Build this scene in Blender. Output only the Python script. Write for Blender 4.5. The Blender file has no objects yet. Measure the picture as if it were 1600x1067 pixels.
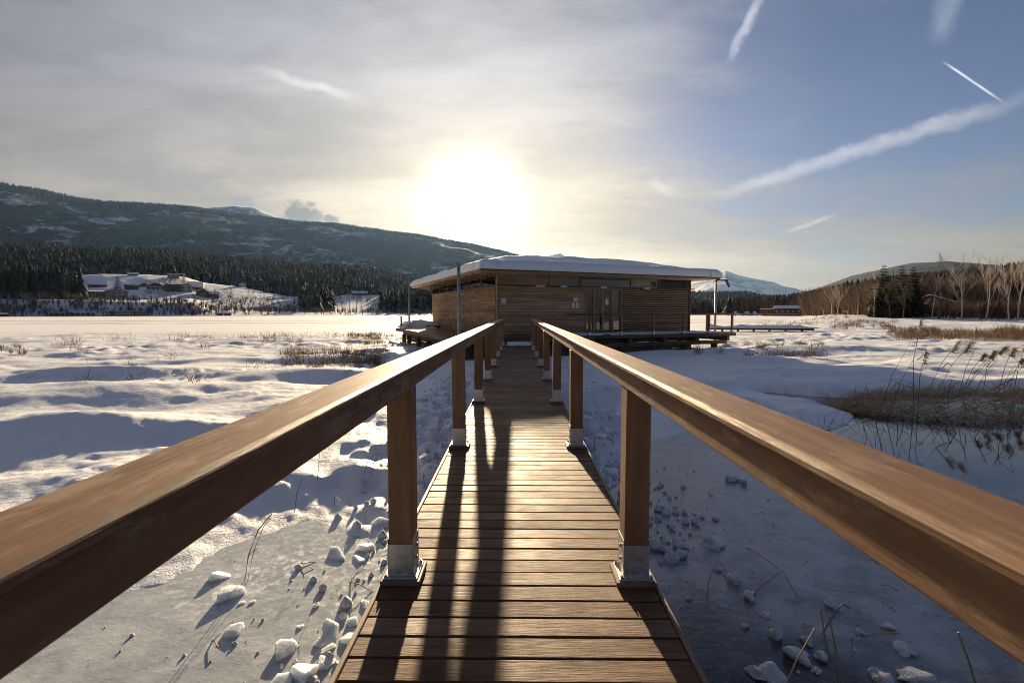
import bpy, bmesh, math, random
import numpy as np
from mathutils import Vector, Matrix

random.seed(7); rng = np.random.default_rng(11)
sc = bpy.context.scene
COL = sc.collection
R = math.radians
# ------------------------------------------------------------------ camera
F = 755.0; HZ = 488.0; CX = 808.0            # focal length (px of 1600), horizon row, column of the boardwalk's direction
CAMZ = 1.305
cam = bpy.data.cameras.new('camera'); camo = bpy.data.objects.new('camera', cam); COL.objects.link(camo)
cam.sensor_width = 36; cam.lens = 36*F/1600; cam.clip_start = .05; cam.clip_end = 40000
camo.location = (-.006, 0, CAMZ)
camo.rotation_euler = (R(90)-math.atan((533.5-HZ)/F), 0, math.atan((CX-800)/F))
cam.dof.use_dof = True; cam.dof.focus_distance = 7; cam.dof.aperture_fstop = 9
sc.camera = camo
CM = camo.rotation_euler.to_matrix()
def ray(px, py): return CM @ Vector(((px-800)/F, -(py-533.5)/F, -1))
def at_r(px, py, r):                          # point seen at a pixel, r metres away over the ground
    d = ray(px, py); return camo.location + d*(r/math.hypot(d.x, d.y))
def on_z(px, py, z):
    d = ray(px, py); return camo.location + d*((z-CAMZ)/d.z)
# ------------------------------------------------------------------ sky, sun, exposure
SUN = ray(741, 322).normalized()
sun_el = math.asin(SUN.z); sun_az = math.atan2(SUN.x, SUN.y)
EXPO = 1.30; SKYK = 0.0275; SUNK = 5.0
w = bpy.data.worlds.new('World'); sc.world = w; w.use_nodes = True
nt = w.node_tree; nt.nodes.clear()
class NB:
    def __init__(s, nt): s.nt = nt
    def n(s, t, **k):
        o = s.nt.nodes.new(t)
        for a, b in k.items(): setattr(o, a, b)
        return o
    def put(s, sock, v):
        if v is None: return
        if hasattr(v, 'is_output') or isinstance(v, bpy.types.NodeSocket): s.nt.links.new(v, sock)
        else:
            if isinstance(v, (tuple, list)) and len(v) == 3 and len(sock.default_value) == 4: v = (*v, 1)
            sock.default_value = v
    def m(s, op, a, b=None, c=None, clamp=False):
        o = s.n('ShaderNodeMath', operation=op, use_clamp=clamp)
        s.put(o.inputs[0], a); s.put(o.inputs[1], b); s.put(o.inputs[2], c); return o.outputs[0]
    def v(s, op, a, b=None):
        o = s.n('ShaderNodeVectorMath', operation=op); s.put(o.inputs[0], a); s.put(o.inputs[1], b)
        return o.outputs['Value'] if op in ('DOT_PRODUCT', 'LENGTH', 'DISTANCE') else o.outputs[0]
    def mr(s, x, a, b, c=0., d=1., smooth=True):
        o = s.n('ShaderNodeMapRange', interpolation_type='SMOOTHSTEP' if smooth else 'LINEAR')
        s.put(o.inputs[0], x)
        for i, q in enumerate((a, b, c, d)): s.put(o.inputs[i+1], q)
        return o.outputs[0]
    def mix(s, f, a, b, mode='MIX'):
        o = s.n('ShaderNodeMix', data_type='RGBA', blend_type=mode); s.put(o.inputs[0], f); s.put(o.inputs[6], a); s.put(o.inputs[7], b)
        return o.outputs[2]
    def noise(s, vec, scale, detail=4, rough=.55, dist=0.):
        o = s.n('ShaderNodeTexNoise'); s.put(o.inputs['Vector'], vec)
        for k, q in (('Scale', scale), ('Detail', detail), ('Roughness', rough), ('Distortion', dist)): s.put(o.inputs[k], q)
        return o.outputs[0]
    def mapping(s, vec, loc=(0, 0, 0), rot=(0, 0, 0), scale=(1, 1, 1)):
        o = s.n('ShaderNodeMapping'); s.put(o.inputs[0], vec); s.put(o.inputs[1], loc); s.put(o.inputs[2], rot); s.put(o.inputs[3], scale)
        return o.outputs[0]
    def ramp(s, f, stops):
        o = s.n('ShaderNodeValToRGB'); s.put(o.inputs[0], f); e = o.color_ramp.elements
        while len(e) > 1: e.remove(e[0])
        e[0].position = stops[0][0]; e[0].color = (*stops[0][1], 1)
        for p, c in stops[1:]: q = e.new(p); q.color = (*c, 1)
        return o.outputs[0]
    def comb(s, x, y, z):
        o = s.n('ShaderNodeCombineXYZ'); s.put(o.inputs[0], x); s.put(o.inputs[1], y); s.put(o.inputs[2], z); return o.outputs[0]
    def bump(s, h, st=.3, dist=.01, nrm=None):
        o = s.n('ShaderNodeBump'); s.put(o.inputs['Strength'], st); s.put(o.inputs['Distance'], dist); s.put(o.inputs['Height'], h); s.put(o.inputs['Normal'], nrm)
        return o.outputs[0]
b = NB(nt)
D = b.n('ShaderNodeTexCoord').outputs['Generated']
sep = b.n('ShaderNodeSeparateXYZ'); b.put(sep.inputs[0], D); DX, DY, DZ = sep.outputs
sky = b.n('ShaderNodeTexSky', sky_type='NISHITA', sun_disc=False, sun_elevation=sun_el, sun_rotation=sun_az, altitude=600, air_density=1.0, dust_density=1.2, ozone_density=1.6)
cosv = b.v('DOT_PRODUCT', D, tuple(SUN)); ang = b.m('ARCCOSINE', b.m('MINIMUM', cosv, .99999))
# cirrus veil on a flat layer high above
den = b.m('ADD', b.m('MAXIMUM', DZ, 0.), .16)
pl = b.comb(b.m('DIVIDE', DX, den), b.m('DIVIDE', DY, den), 0.)
n1 = b.noise(b.mapping(pl, (3.1, 1.7, 0), (0, 0, R(-38)), (.55, 1.25, 1)), 1.5, 7, .58, .5)
n2 = b.noise(b.mapping(pl, (7.3, 2.2, 0), (0, 0, R(-25)), (.9, 2.6, 1)), 2.6, 6, .6, .8)
n3 = b.noise(b.mapping(D, (1.3, .4, 2.2), (0, R(32), 0), (1.1, 1.1, 3.2)), 3.4, 7, .62, .7)
veil = b.m('ADD', b.m('ADD', b.m('MULTIPLY', n1, .62), b.m('MULTIPLY', n2, .24)), b.m('MULTIPLY', n3, .36))
side = b.mr(DX, .50, -.20, -.17, .30)
low = b.mr(DZ, .32, .03, 0., .42)
near = b.mr(ang, .75, .05, 0., .24)
clear = b.m('ADD', b.mr(DZ, .55, .95, 0., -.30), b.mr(DY, .1, -.7, 0., -.20))   # clearer overhead and away from the sun
cov = b.mr(b.m('ADD', b.m('ADD', b.m('ADD', b.m('ADD', veil, side), low), near), clear), .42, .95, .05, 1.0)
haz = b.mr(ang, 1.25, .0, 0., 1.)
bright = b.m('ADD', b.m('MULTIPLY', b.m('POWER', haz, 2.2), .120), .098)
warm = b.mr(b.m('ADD', b.m('MULTIPLY', ang, .28), b.m('MULTIPLY', DZ, 1.5)), .10, .86, 0., 1.)
ccol = b.mix(warm, (1.26, .95, .54), (.93, .93, 1.05))
cloud = b.v('SCALE', ccol); nt.links.new(b.m('MULTIPLY', bright, b.mr(veil, .38, .85, .62, 1.34)), cloud.node.inputs['Scale'])
base = b.v('SCALE', sky.outputs[0]); base.node.inputs['Scale'].default_value = SKYK
base = b.mix(1., base, (.82, .82, 1.12), 'MULTIPLY')
col = b.mix(b.m('MULTIPLY', cov, .93), base, cloud)
# contrails: bands on great circles, and small dark clouds over the ridge
def trail(c, p0, p1, width, fade, amt, rag, col3=(.50, .50, .52)):
    a = ray(*p0).normalized(); q = ray(*p1).normalized(); nrm = a.cross(q).normalized(); mid = (a+q).normalized(); half = a.angle(q)/2
    along = b.v('DOT_PRODUCT', D, tuple(nrm.cross(mid).normalized()))
    nz = b.noise(b.mapping(D, (0, 0, 0), (0, 0, 0), (1, 1, 1)), 28., 5, .6)
    off = b.m('ABSOLUTE', b.m('ADD', b.v('DOT_PRODUCT', D, tuple(nrm)), b.m('MULTIPLY', b.m('SUBTRACT', nz, .5), rag)))
    k = b.mr(off, width, width*.1)
    k = b.m('MULTIPLY', k, b.mr(b.m('ABSOLUTE', along), math.sin(half), math.sin(half)*fade))
    k = b.m('MULTIPLY', k, b.mr(b.v('DOT_PRODUCT', D, tuple(mid)), .2, .4))
    k = b.m('MULTIPLY', k, b.mr(nz, .25, .7, .55, 1.))
    return b.mix(b.m('MULTIPLY', k, amt), c, col3)
col = trail(col, (1080, 318), (1680, 128), .018, .45, .40, .030, (.38, .37, .37))
col = trail(col, (1468, 93), (1575, 165), .0020, .45, .75, .0008, (.46, .47, .50))
col = trail(col, (1196, -25), (1134, 108), .012, .3, .45, .024, (.44, .44, .47))
col = trail(col, (1488, -40), (1468, 80), .02, .2, .2, .02, (.36, .38, .44))
col = trail(col, (385, 105), (585, 162), .013, .2, .34, .026, (.50, .48, .46))
col = trail(col, (1000, 278), (1065, 305), .014, .1, .28, .03, (.48, .45, .42))
col = trail(col, (1215, 368), (1320, 330), .006, .2, .3, .01, (.45, .43, .40))
def puff(c, px, py, rx, ry, col3, amt=.85):
    m_ = ray(px, py).normalized(); r_ = m_.cross(Vector((0, 0, 1))).normalized(); u_ = r_.cross(m_).normalized()
    a = b.m('DIVIDE', b.v('DOT_PRODUCT', D, tuple(r_)), rx/F); e = b.m('DIVIDE', b.v('DOT_PRODUCT', D, tuple(u_)), ry/F)
    d2 = b.m('SQRT', b.m('ADD', b.m('MULTIPLY', a, a), b.m('MULTIPLY', e, e)))
    nz = b.noise(D, 60., 6, .6, .3)
    k = b.mr(b.m('ADD', d2, b.m('MULTIPLY', b.m('SUBTRACT', nz, .5), 1.9)), 1.15, .45)
    k = b.m('MULTIPLY', k, b.mr(b.v('DOT_PRODUCT', D, tuple(m_)), .5, .7))
    return b.mix(b.m('MULTIPLY', k, amt), c, col3)
grey = (.02, .021, .028)
for a_ in ((474, 334, 30, 17, grey), (514, 343, 13, 8, grey), (377, 317, 17, 9, (.10, .10, .12)), (670, 362, 27, 6, (.11, .10, .09)), (195, 268, 105, 17, (.105, .10, .105), .55), (768, 388, 22, 6, (.30, .25, .18)), (822, 379, 10, 3, (.28, .24, .18), .6), (1190, 429, 16, 5, (.17, .16, .155), .5), (1228, 438, 14, 5, (.12, .12, .13), .6)):
    col = puff(col, *a_)
# the sun behind thin cloud: blown-out aureole
core = b.m('POWER', b.mr(ang, .23, .0), 4.2)
halo = b.m('POWER', b.mr(ang, .80, .0), 2.6)
add = b.v('SCALE', (1.0, .90, .66)); nt.links.new(b.m('ADD', b.m('MULTIPLY', core, 1.2), b.m('MULTIPLY', halo, .17)), add.node.inputs['Scale'])
col = b.v('ADD', col, add)
bg = b.n('ShaderNodeBackground'); b.put(bg.inputs[0], col); bg.inputs[1].default_value = 1.0
nt.links.new(bg.outputs[0], b.n('ShaderNodeOutputWorld').inputs[0])
sl = bpy.data.lights.new('sun', 'SUN'); so = bpy.data.objects.new('sun', sl); COL.objects.link(so)
sl.energy = SUNK; sl.angle = R(.9); sl.color = (1, .80, .54)
so.rotation_euler = SUN.to_track_quat('Z', 'Y').to_euler(); so.location = (0, 0, 60)
vs = sc.view_settings; vs.view_transform = 'Standard'; vs.look = 'None'; vs.exposure = EXPO; vs.gamma = 1; vs.use_curve_mapping = False
sc.render.engine = 'CYCLES'; cy = sc.cycles
cy.use_denoising = True; cy.filter_width = .9; cy.max_bounces = 8; cy.diffuse_bounces = 3; cy.glossy_bounces = 3; cy.transmission_bounces = 6; cy.transparent_max_bounces = 12; cy.volume_bounces = 0
cy.sample_clamp_indirect = 4

# ------------------------------------------------------------------ helpers
def link(name, data, parent=None):
    o = bpy.data.objects.new(name, data); COL.objects.link(o)
    if parent: o.parent = parent
    return o
def tag(o, label=None, cat=None, group=None, kind=None):
    for k, v in (('label', label), ('category', cat), ('group', group), ('kind', kind)):
        if v: o[k] = v
    return o
def thing(name, label, cat, loc=(0, 0, 0), rz=0, group=None):
    o = link(name, None); o.location = loc; o.rotation_euler = (0, 0, rz); o.empty_display_size = .2
    return tag(o, label, cat, group)
def copy_tree(o, parent=None):
    c = o.copy(); COL.objects.link(c); c.parent = parent
    for ch in o.children: copy_tree(ch, c)
    return c
ORD = ['first', 'second', 'third', 'fourth', 'fifth', 'sixth', 'seventh', 'eighth', 'ninth', 'tenth', 'eleventh', 'twelfth', 'thirteenth', 'fourteenth', 'fifteenth', 'sixteenth', 'seventeenth', 'eighteenth', 'nineteenth', 'twentieth'] + ['twenty-'+q for q in ('first', 'second', 'third', 'fourth', 'fifth', 'sixth', 'seventh', 'eighth', 'ninth')] + ['thirtieth'] + ['thirty-'+q for q in ('first', 'second', 'third', 'fourth', 'fifth', 'sixth', 'seventh', 'eighth', 'ninth')] + ['fortieth']
class MB:
    def __init__(s): s.V = []; s.F = []
    def add(s, V, Fc):
        k = len(s.V); s.V += [tuple(v) for v in V]; s.F += [tuple(i+k for i in f) for f in Fc]; return s
    def box(s, x0, x1, y0, y1, z0, z1):
        return s.add([(x0, y0, z0), (x1, y0, z0), (x1, y1, z0), (x0, y1, z0), (x0, y0, z1), (x1, y0, z1), (x1, y1, z1), (x0, y1, z1)],
                     [(0, 3, 2, 1), (4, 5, 6, 7), (0, 1, 5, 4), (1, 2, 6, 5), (2, 3, 7, 6), (3, 0, 4, 7)])
    def prism(s, prof, y0, y1, axis='y'):          # profile (x,z) swept along y, or (y,z) along x
        n = len(prof)
        f = (lambda p, t: (p[0], t, p[1])) if axis == 'y' else (lambda p, t: (t, p[0], p[1]))
        V = [f(p, y0) for p in prof]+[f(p, y1) for p in prof]
        Fc = [(i, (i+1) % n, n+(i+1) % n, n+i) for i in range(n)]+[tuple(range(n))[::-1], tuple(range(n, 2*n))]
        return s.add(V, Fc)
    def tube(s, pts, rad, n=6, cap=True):
        pts = [Vector(p) for p in pts]; rings = []
        for i, p in enumerate(pts):
            t = (pts[min(i+1, len(pts)-1)]-pts[max(i-1, 0)])
            t = t.normalized() if t.length > 1e-9 else Vector((0, 0, 1))
            a = t.cross(Vector((0, 0, 1)) if abs(t.z) < .9 else Vector((1, 0, 0))).normalized(); c = t.cross(a)
            r = rad[i] if isinstance(rad, (list, tuple)) else rad
            rings.append([p+(a*math.cos(2*math.pi*k/n)+c*math.sin(2*math.pi*k/n))*r for k in range(n)])
        V = [v for q in rings for v in q]; Fc = []
        for i in range(len(pts)-1):
            for k in range(n): Fc.append((i*n+k, i*n+(k+1) % n, (i+1)*n+(k+1) % n, (i+1)*n+k))
        if cap: Fc += [tuple(range(n))[::-1], tuple(range((len(pts)-1)*n, len(pts)*n))]
        return s.add(V, Fc)
    def mesh(s, name, mat, smooth=False, bevel=0, seg=1):
        me = bpy.data.meshes.new(name); me.from_pydata(s.V, [], s.F); me.update()
        bm = bmesh.new(); bm.from_mesh(me); bmesh.ops.recalc_face_normals(bm, faces=bm.faces)
        if bevel: bmesh.ops.bevel(bm, geom=list(bm.edges), offset=bevel, segments=seg, affect='EDGES', profile=.5, clamp_overlap=True)
        bm.to_mesh(me); bm.free()
        me.materials.append(mat)
        if smooth: me.polygons.foreach_set('use_smooth', [True]*len(me.polygons))
        return me
    def build(s, name, mat, parent=None, smooth=False, bevel=0, seg=1):
        return link(name, s.mesh(name, mat, smooth, bevel, seg), parent)
def box(name, mat, parent, x0, x1, y0, y1, z0, z1, bevel=0): return MB().box(x0, x1, y0, y1, z0, z1).build(name, mat, parent, bevel=bevel)
def np_mesh(name, V, T, mat, colr=None, smooth=False, parent=None):
    """V (n,3), T (m,3 or 4) index array"""
    me = bpy.data.meshes.new(name); V = np.ascontiguousarray(V, dtype=np.float32); T = np.ascontiguousarray(T, dtype=np.int32); k = T.shape[1]
    me.vertices.add(len(V)); me.vertices.foreach_set('co', V.ravel())
    me.loops.add(T.size); me.loops.foreach_set('vertex_index', T.ravel())
    me.polygons.add(len(T)); me.polygons.foreach_set('loop_start', np.arange(0, T.size, k, dtype=np.int32)); me.polygons.foreach_set('loop_total', np.full(len(T), k, dtype=np.int32))
    if smooth: me.polygons.foreach_set('use_smooth', np.ones(len(T), dtype=bool))
    me.update(calc_edges=True)
    if colr is not None:
        at = me.color_attributes.new('tint', 'FLOAT_COLOR', 'POINT'); c4 = np.ones((len(V), 4), np.float32); c4[:, :3] = colr; at.data.foreach_set('color', c4.ravel())
    me.materials.append(mat); me.validate()
    return link(name, me, parent)
# value noise
_perm = rng.permutation(512); _val = rng.random(512).astype(np.float64)
def vnoise(x, y, seed=0):
    xi = np.floor(x).astype(np.int64); yi = np.floor(y).astype(np.int64); xf = x-xi; yf = y-yi
    u = xf*xf*xf*(xf*(xf*6-15)+10); v = yf*yf*yf*(yf*(yf*6-15)+10)
    h = lambda a, c: _val[(_perm[(_perm[(a+seed*37) & 511]+c) & 511])]
    a0 = h(xi, yi); a1 = h(xi+1, yi); b0 = h(xi, yi+1); b1 = h(xi+1, yi+1)
    return (a0*(1-u)+a1*u)*(1-v)+(b0*(1-u)+b1*u)*v
def fbm(x, y, oct=4, seed=0, gain=.5):
    s = np.zeros_like(np.asarray(x, dtype=np.float64)); a = 1.; t = 0.
    for i in range(oct): s = s+a*vnoise(x*2**i+13.7*i, y*2**i-7.1*i, seed+i); t += a; a *= gain
    return s/t
def sstep(x, a, c):
    t = np.clip((x-a)/(c-a), 0, 1); return t*t*(3-2*t)

# ------------------------------------------------------------------ materials
MAT = {}
def newmat(name):
    m = bpy.data.materials.new(name); m.use_nodes = True; MAT[name] = m; q = NB(m.node_tree)
    p = m.node_tree.nodes['Principled BSDF']; return m, q, p
def oc(q): return q.n('ShaderNodeTexCoord').outputs['Object']
def wood(name, dark, light, grain='x', rough=(.38, .62), scale=1., wear=.25, worn=(.30, .24, .18), bumpk=.35, spec=.5, blot=.55):
    m, q, p = newmat(name); o = oc(q); rnd = q.n('ShaderNodeObjectInfo').outputs['Random']
    sh = q.v('ADD', o, q.comb(q.m('MULTIPLY', rnd, 17.), q.m('MULTIPLY', rnd, 31.), q.m('MULTIPLY', rnd, 7.)))
    st = {'x': (1.2, 22, 22), 'y': (22, 1.2, 22), 'z': (22, 22, 1.2)}[grain]
    g1 = q.noise(q.mapping(sh, scale=tuple(k*scale for k in st)), 1.6, 6, .6, .6)
    g2 = q.noise(q.mapping(sh, scale=tuple(k*scale*4 for k in st)), 2.2, 3, .6)
    big = q.noise(sh, 2.1*scale, 4, .6)
    c = q.ramp(q.m('ADD', q.m('MULTIPLY', g1, .7), q.m('MULTIPLY', g2, .3)), [(.36, dark), (.64, light)])
    c = q.mix(q.mr(big, .35, .75, 0., blot), c, tuple(k*.55 for k in dark))
    c = q.mix(q.m('MULTIPLY', q.mr(q.noise(q.mapping(sh, scale=tuple(.45 if k < 2 else 1.5 for k in st)), 13.*scale, 7, .72), .50, .66), wear), c, worn)
    hv = q.n('ShaderNodeHueSaturation'); q.put(hv.inputs['Color'], c); q.put(hv.inputs['Value'], q.mr(rnd, 0, 1, .78, 1.2, False)); q.put(hv.inputs['Saturation'], q.mr(rnd, 0, 1, 1.08, .9, False))
    q.put(p.inputs['Base Color'], hv.outputs[0])
    q.put(p.inputs['Roughness'], q.mr(q.m('ADD', q.m('MULTIPLY', g2, .5), q.m('MULTIPLY', big, .5)), .3, .7, rough[0], rough[1])); p.inputs['Specular IOR Level'].default_value = spec
    q.put(p.inputs['Normal'], q.bump(q.m('ADD', g2, q.m('MULTIPLY', g1, .8)), bumpk, .004))
    return m
wood('deck_wood', (.095, .048, .024), (.215, .118, .062), 'x', (.52, .76), 1, .25, (.27, .19, .13), .45, .22)
wood('rail_wood', (.165, .090, .050), (.31, .18, .105), 'y', (.50, .74), .8, .75, (.40, .285, .19), .35, .25, .2)
wood('post_wood', (.17, .080, .030), (.33, .17, .068), 'z', (.4, .65), .6, .2, (.25, .16, .09), .25)
wood('trim_wood', (.12, .062, .035), (.24, .135, .08), 'y', (.45, .7), .6, .2)
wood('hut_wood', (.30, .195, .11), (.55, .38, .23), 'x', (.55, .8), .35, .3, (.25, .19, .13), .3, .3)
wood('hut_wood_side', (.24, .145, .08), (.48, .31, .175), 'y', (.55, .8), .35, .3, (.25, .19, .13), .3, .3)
wood('frame_wood', (.24, .145, .08), (.42, .28, .16), 'z', (.5, .7), .5, .2, (.3, .22, .15), .2, .3)
wood('beam_wood', (.075, .05, .032), (.17, .115, .075), 'x', (.6, .85), .4, .3, (.16, .13, .1), .3, .3)
wood('soffit_wood', (.40, .31, .19), (.56, .45, .30), 'y', (.5, .7), .4, .1, (.4, .33, .25), .2, .3)
wood('pole_cap_wood', (.30, .17, .07), (.45, .27, .12), 'z', (.5, .7), .6, .1)
def plain(name, c, rough=.6, metal=0., var=.12, ns=3., bumpk=0.):
    m, q, p = newmat(name); o = oc(q); n = q.noise(o, ns, 5, .6)
    q.put(p.inputs['Base Color'], q.mix(q.mr(n, .3, .7), tuple(k*(1-var) for k in c), tuple(min(1, k*(1+var)) for k in c)))
    q.put(p.inputs['Roughness'], q.mr(n, .3, .7, max(.05, rough-.1), min(1, rough+.1))); p.inputs['Metallic'].default_value = metal
    if bumpk: q.put(p.inputs['Normal'], q.bump(n, bumpk, .02))
    return m
plain('galvanised', (.50, .51, .52), .45, .8, .12, 40.)
plain('bolt_steel', (.35, .35, .36), .35, .9, .2, 60.)
plain('pole_steel', (.36, .36, .35), .5, .5, .15, 4.)
plain('dark_panel', (.075, .058, .042), .8, 0, .2, 2.)
plain('dark_metal', (.06, .055, .05), .5, .5, .2, 6.)
plain('interior', (.34, .28, .21), .8, 0, .2, 1.)
plain('lamp_white', (.6, .6, .57), .5, 0, .05)
plain('curtain', (.34, .26, .18), .9, 0, .1, 8.)
plain('plaster_white', (.55, .54, .52), .9, 0, .08, .3)
plain('plaster_cream', (.40, .36, .30), .9, 0, .1, .3)
plain('plaster_grey', (.26, .26, .26), .9, 0, .1, .3)
plain('timber_dark', (.075, .048, .033), .85, 0, .25, .6)
plain('timber_red', (.13, .055, .035), .85, 0, .25, .6)
plain('roof_tile', (.07, .052, .045), .9, 0, .2, .8)
plain('window_dark', (.03, .035, .045), .25, 0, .2, .5)
plain('crane_yellow', (.55, .36, .05), .6, 0, .1)
plain('boat_blue', (.10, .22, .36), .5, 0, .1)
plain('reed', (.33, .225, .115), .7, 0, .3, 6.)
plain('reed_dark', (.10, .074, .05), .7, 0, .3, 6.)
plain('bark_brown', (.105, .075, .055), .9, 0, .3, 3.)
plain('bark_dark', (.06, .047, .04), .9, 0, .3, 3.)
def birch():
    m, q, p = newmat('bark_birch'); o = oc(q); n = q.noise(q.mapping(o, scale=(1, 1, 3)), 2.2, 4, .6)
    q.put(p.inputs['Base Color'], q.ramp(n, [(.32, (.06, .05, .045)), (.42, (.42, .36, .30)), (.8, (.56, .48, .40))])); p.inputs['Roughness'].default_value = .8
birch()
def paper():
    m, q, p = newmat('paper'); o = oc(q); s_ = q.n('ShaderNodeSeparateXYZ'); q.put(s_.inputs[0], o)
    st = q.m('FRACT', q.m('MULTIPLY', s_.outputs[2], 26.)); tx = q.noise(q.mapping(o, scale=(60, 1, 8)), 1., 2)
    k = q.m('MULTIPLY', q.m('GREATER_THAN', st, .55), q.m('GREATER_THAN', tx, .5))
    q.put(p.inputs['Base Color'], q.mix(q.m('MULTIPLY', k, .5), (.74, .74, .75), (.2, .2, .22))); p.inputs['Roughness'].default_value = .7
paper()
def glass():
    m = bpy.data.materials.new('glass'); m.use_nodes = True; MAT['glass'] = m; q = NB(m.node_tree); m.node_tree.nodes.remove(m.node_tree.nodes['Principled BSDF'])
    t = q.n('ShaderNodeBsdfTransparent'); t.inputs[0].default_value = (.78, .86, .82, 1); g = q.n('ShaderNodeBsdfGlossy'); g.inputs['Roughness'].default_value = .03
    f = q.n('ShaderNodeFresnel'); f.inputs[0].default_value = 1.6
    mx = q.n('ShaderNodeMixShader'); q.put(mx.inputs[0], f.outputs[0]); q.put(mx.inputs[1], t.outputs[0]); q.put(mx.inputs[2], g.outputs[0])
    m.node_tree.links.new(mx.outputs[0], m.node_tree.nodes['Material Output'].inputs[0])
glass()
def snow(name, c=(.83, .85, .88), s1=9., k1=.25, sss=True):
    m, q, p = newmat(name); o = oc(q)
    n1 = q.noise(o, s1, 6, .62); n2 = q.noise(o, s1*9, 4, .65); n3 = q.noise(o, s1*.13, 4, .55)
    q.put(p.inputs['Base Color'], q.mix(q.mr(n3, .3, .7), tuple(k*.955 for k in c), c))
    p.inputs['Roughness'].default_value = .55; p.inputs['Specular IOR Level'].default_value = .3
    if sss: p.inputs['Subsurface Weight'].default_value = .0
    q.put(p.inputs['Normal'], q.bump(q.m('ADD', n1, q.m('MULTIPLY', n2, .32)), k1, .05))
    return m
snow('snow', s1=7., k1=.55); snow('snow_smooth', s1=2., k1=.15); snow('snow_lump', (.80, .83, .87), 16., .9)
def ice_chunk():
    m, q, p = newmat('ice_white'); o = oc(q); n = q.noise(o, 18., 5, .6)
    q.put(p.inputs['Base Color'], q.mix(q.mr(n, .35, .65), (.60, .66, .70), (.82, .84, .85))); q.put(p.inputs['Roughness'], q.mr(n, .3, .7, .22, .6))
    p.inputs['Subsurface Weight'].default_value = .85; p.inputs['Subsurface Radius'].default_value = (.08, .085, .09); p.inputs['Subsurface Scale'].default_value = .9
    q.put(p.inputs['Normal'], q.bump(q.m('ADD', n, q.noise(o, 70., 3)), .4, .01))
ice_chunk()
def lake_mat():
    m, q, p = newmat('lake_ice'); o = oc(q); s_ = q.n('ShaderNodeSeparateXYZ'); q.put(s_.inputs[0], o); X, Y, Z = s_.outputs
    big = q.noise(o, .55, 5, .6, .4); mid = q.noise(o, 2.4, 6, .62, .3); fine = q.noise(o, 15., 6, .65)
    # left: milky ice with frost
    milky = q.mix(q.mr(mid, .35, .68), (.33, .36, .38), (.49, .52, .54)); milky = q.mix(q.m('MULTIPLY', q.mr(fine, .46, .66), q.mr(big, .45, .58)), milky, (.84, .86, .87))
    # right: clear dark ice by the walk, grey frosted ice further out
    d1 = q.m('ADD', q.m('ADD', q.m('MULTIPLY', q.m('SUBTRACT', X, .2), .26), q.m('MULTIPLY', q.m('SUBTRACT', Y, 2.75), .42)), q.m('MULTIPLY', q.m('SUBTRACT', big, .5), 2.0))
    clear = q.mr(d1, .95, .05)
    grey_ = q.mix(q.mr(mid, .32, .7), (.14, .15, .168), (.40, .415, .44)); grey_ = q.mix(q.mr(q.noise(o, 26., 5, .7), .60, .74, 0., .5), grey_, (.45, .48, .53))
    dark = q.mix(q.mr(fine, .55, .74, 0., .4), (.010, .012, .014), (.10, .115, .13))
    # open water round the reed bed
    wat = q.mr(q.m('ADD', q.m('MULTIPLY', q.m('SUBTRACT', X, 4.3), .75), q.m('ADD', q.m('MULTIPLY', q.m('ABSOLUTE', q.m('SUBTRACT', Y, 8.1)), -.55), q.m('MULTIPLY', q.m('SUBTRACT', big, .5), 2.4))), -.3, .25)
    right = q.mix(clear, grey_, dark); right = q.mix(wat, right, (.010, .012, .014))
    rgt = q.mr(X, -.3, .3)
    near = q.mix(rgt, milky, right)
    # out on the lake: snow, with dark pressure cracks across it
    ln = q.m('ADD', Y, q.m('ADD', q.m('MULTIPLY', X, -.10), q.m('MULTIPLY', q.m('SUBTRACT', q.noise(q.mapping(o, scale=(1, .3, 1)), .035, 4), .5), 26.)))
    cr = q.m('MAXIMUM', q.mr(q.m('ABSOLUTE', q.m('SUBTRACT', ln, 100.)), 9., 1.), q.mr(q.m('ABSOLUTE', q.m('SUBTRACT', ln, 128.)), 12., 1.))
    cr = q.m('MULTIPLY', cr, q.mr(q.noise(q.mapping(o, scale=(.035, .30, 1)), 1.1, 5, .65), .44, .58))
    far = q.mix(cr, (.83, .84, .86), (.14, .15, .16))
    isfar = q.mr(q.m('ADD', Y, q.m('MULTIPLY', mid, 2.)), 16., 22.)
    q.put(p.inputs['Base Color'], q.mix(isfar, near, far))
    rn = q.mix(rgt, q.comb(q.mr(fine, .4, .7, .14, .45), 0, 0), q.comb(q.m('MAXIMUM', q.m('MULTIPLY', q.m('SUBTRACT', 1., q.m('MAXIMUM', q.m('MULTIPLY', clear, .75), wat)), q.mr(mid, .3, .7, .22, .42)), q.mr(wat, 0, 1, .10, .015)), 0, 0))
    sr = q.n('ShaderNodeSeparateColor'); q.put(sr.inputs[0], rn)
    q.put(p.inputs['Roughness'], q.mr(isfar, 0, 1, sr.outputs[0], .6))
    q.put(p.inputs['Normal'], q.bump(q.m('ADD', mid, q.m('MULTIPLY', fine, .5)), q.mr(q.m('MULTIPLY', wat, rgt), 0, 1, .28, .012), .03))
lake_mat()
def tinted(name, rough=.85, mul=1.):
    m, q, p = newmat(name); a = q.n('ShaderNodeVertexColor'); a.layer_name = 'tint'
    q.put(p.inputs['Base Color'], a.outputs[0]); p.inputs['Roughness'].default_value = rough; p.inputs['Specular IOR Level'].default_value = .05; return m
tinted('tinted'); 
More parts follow.
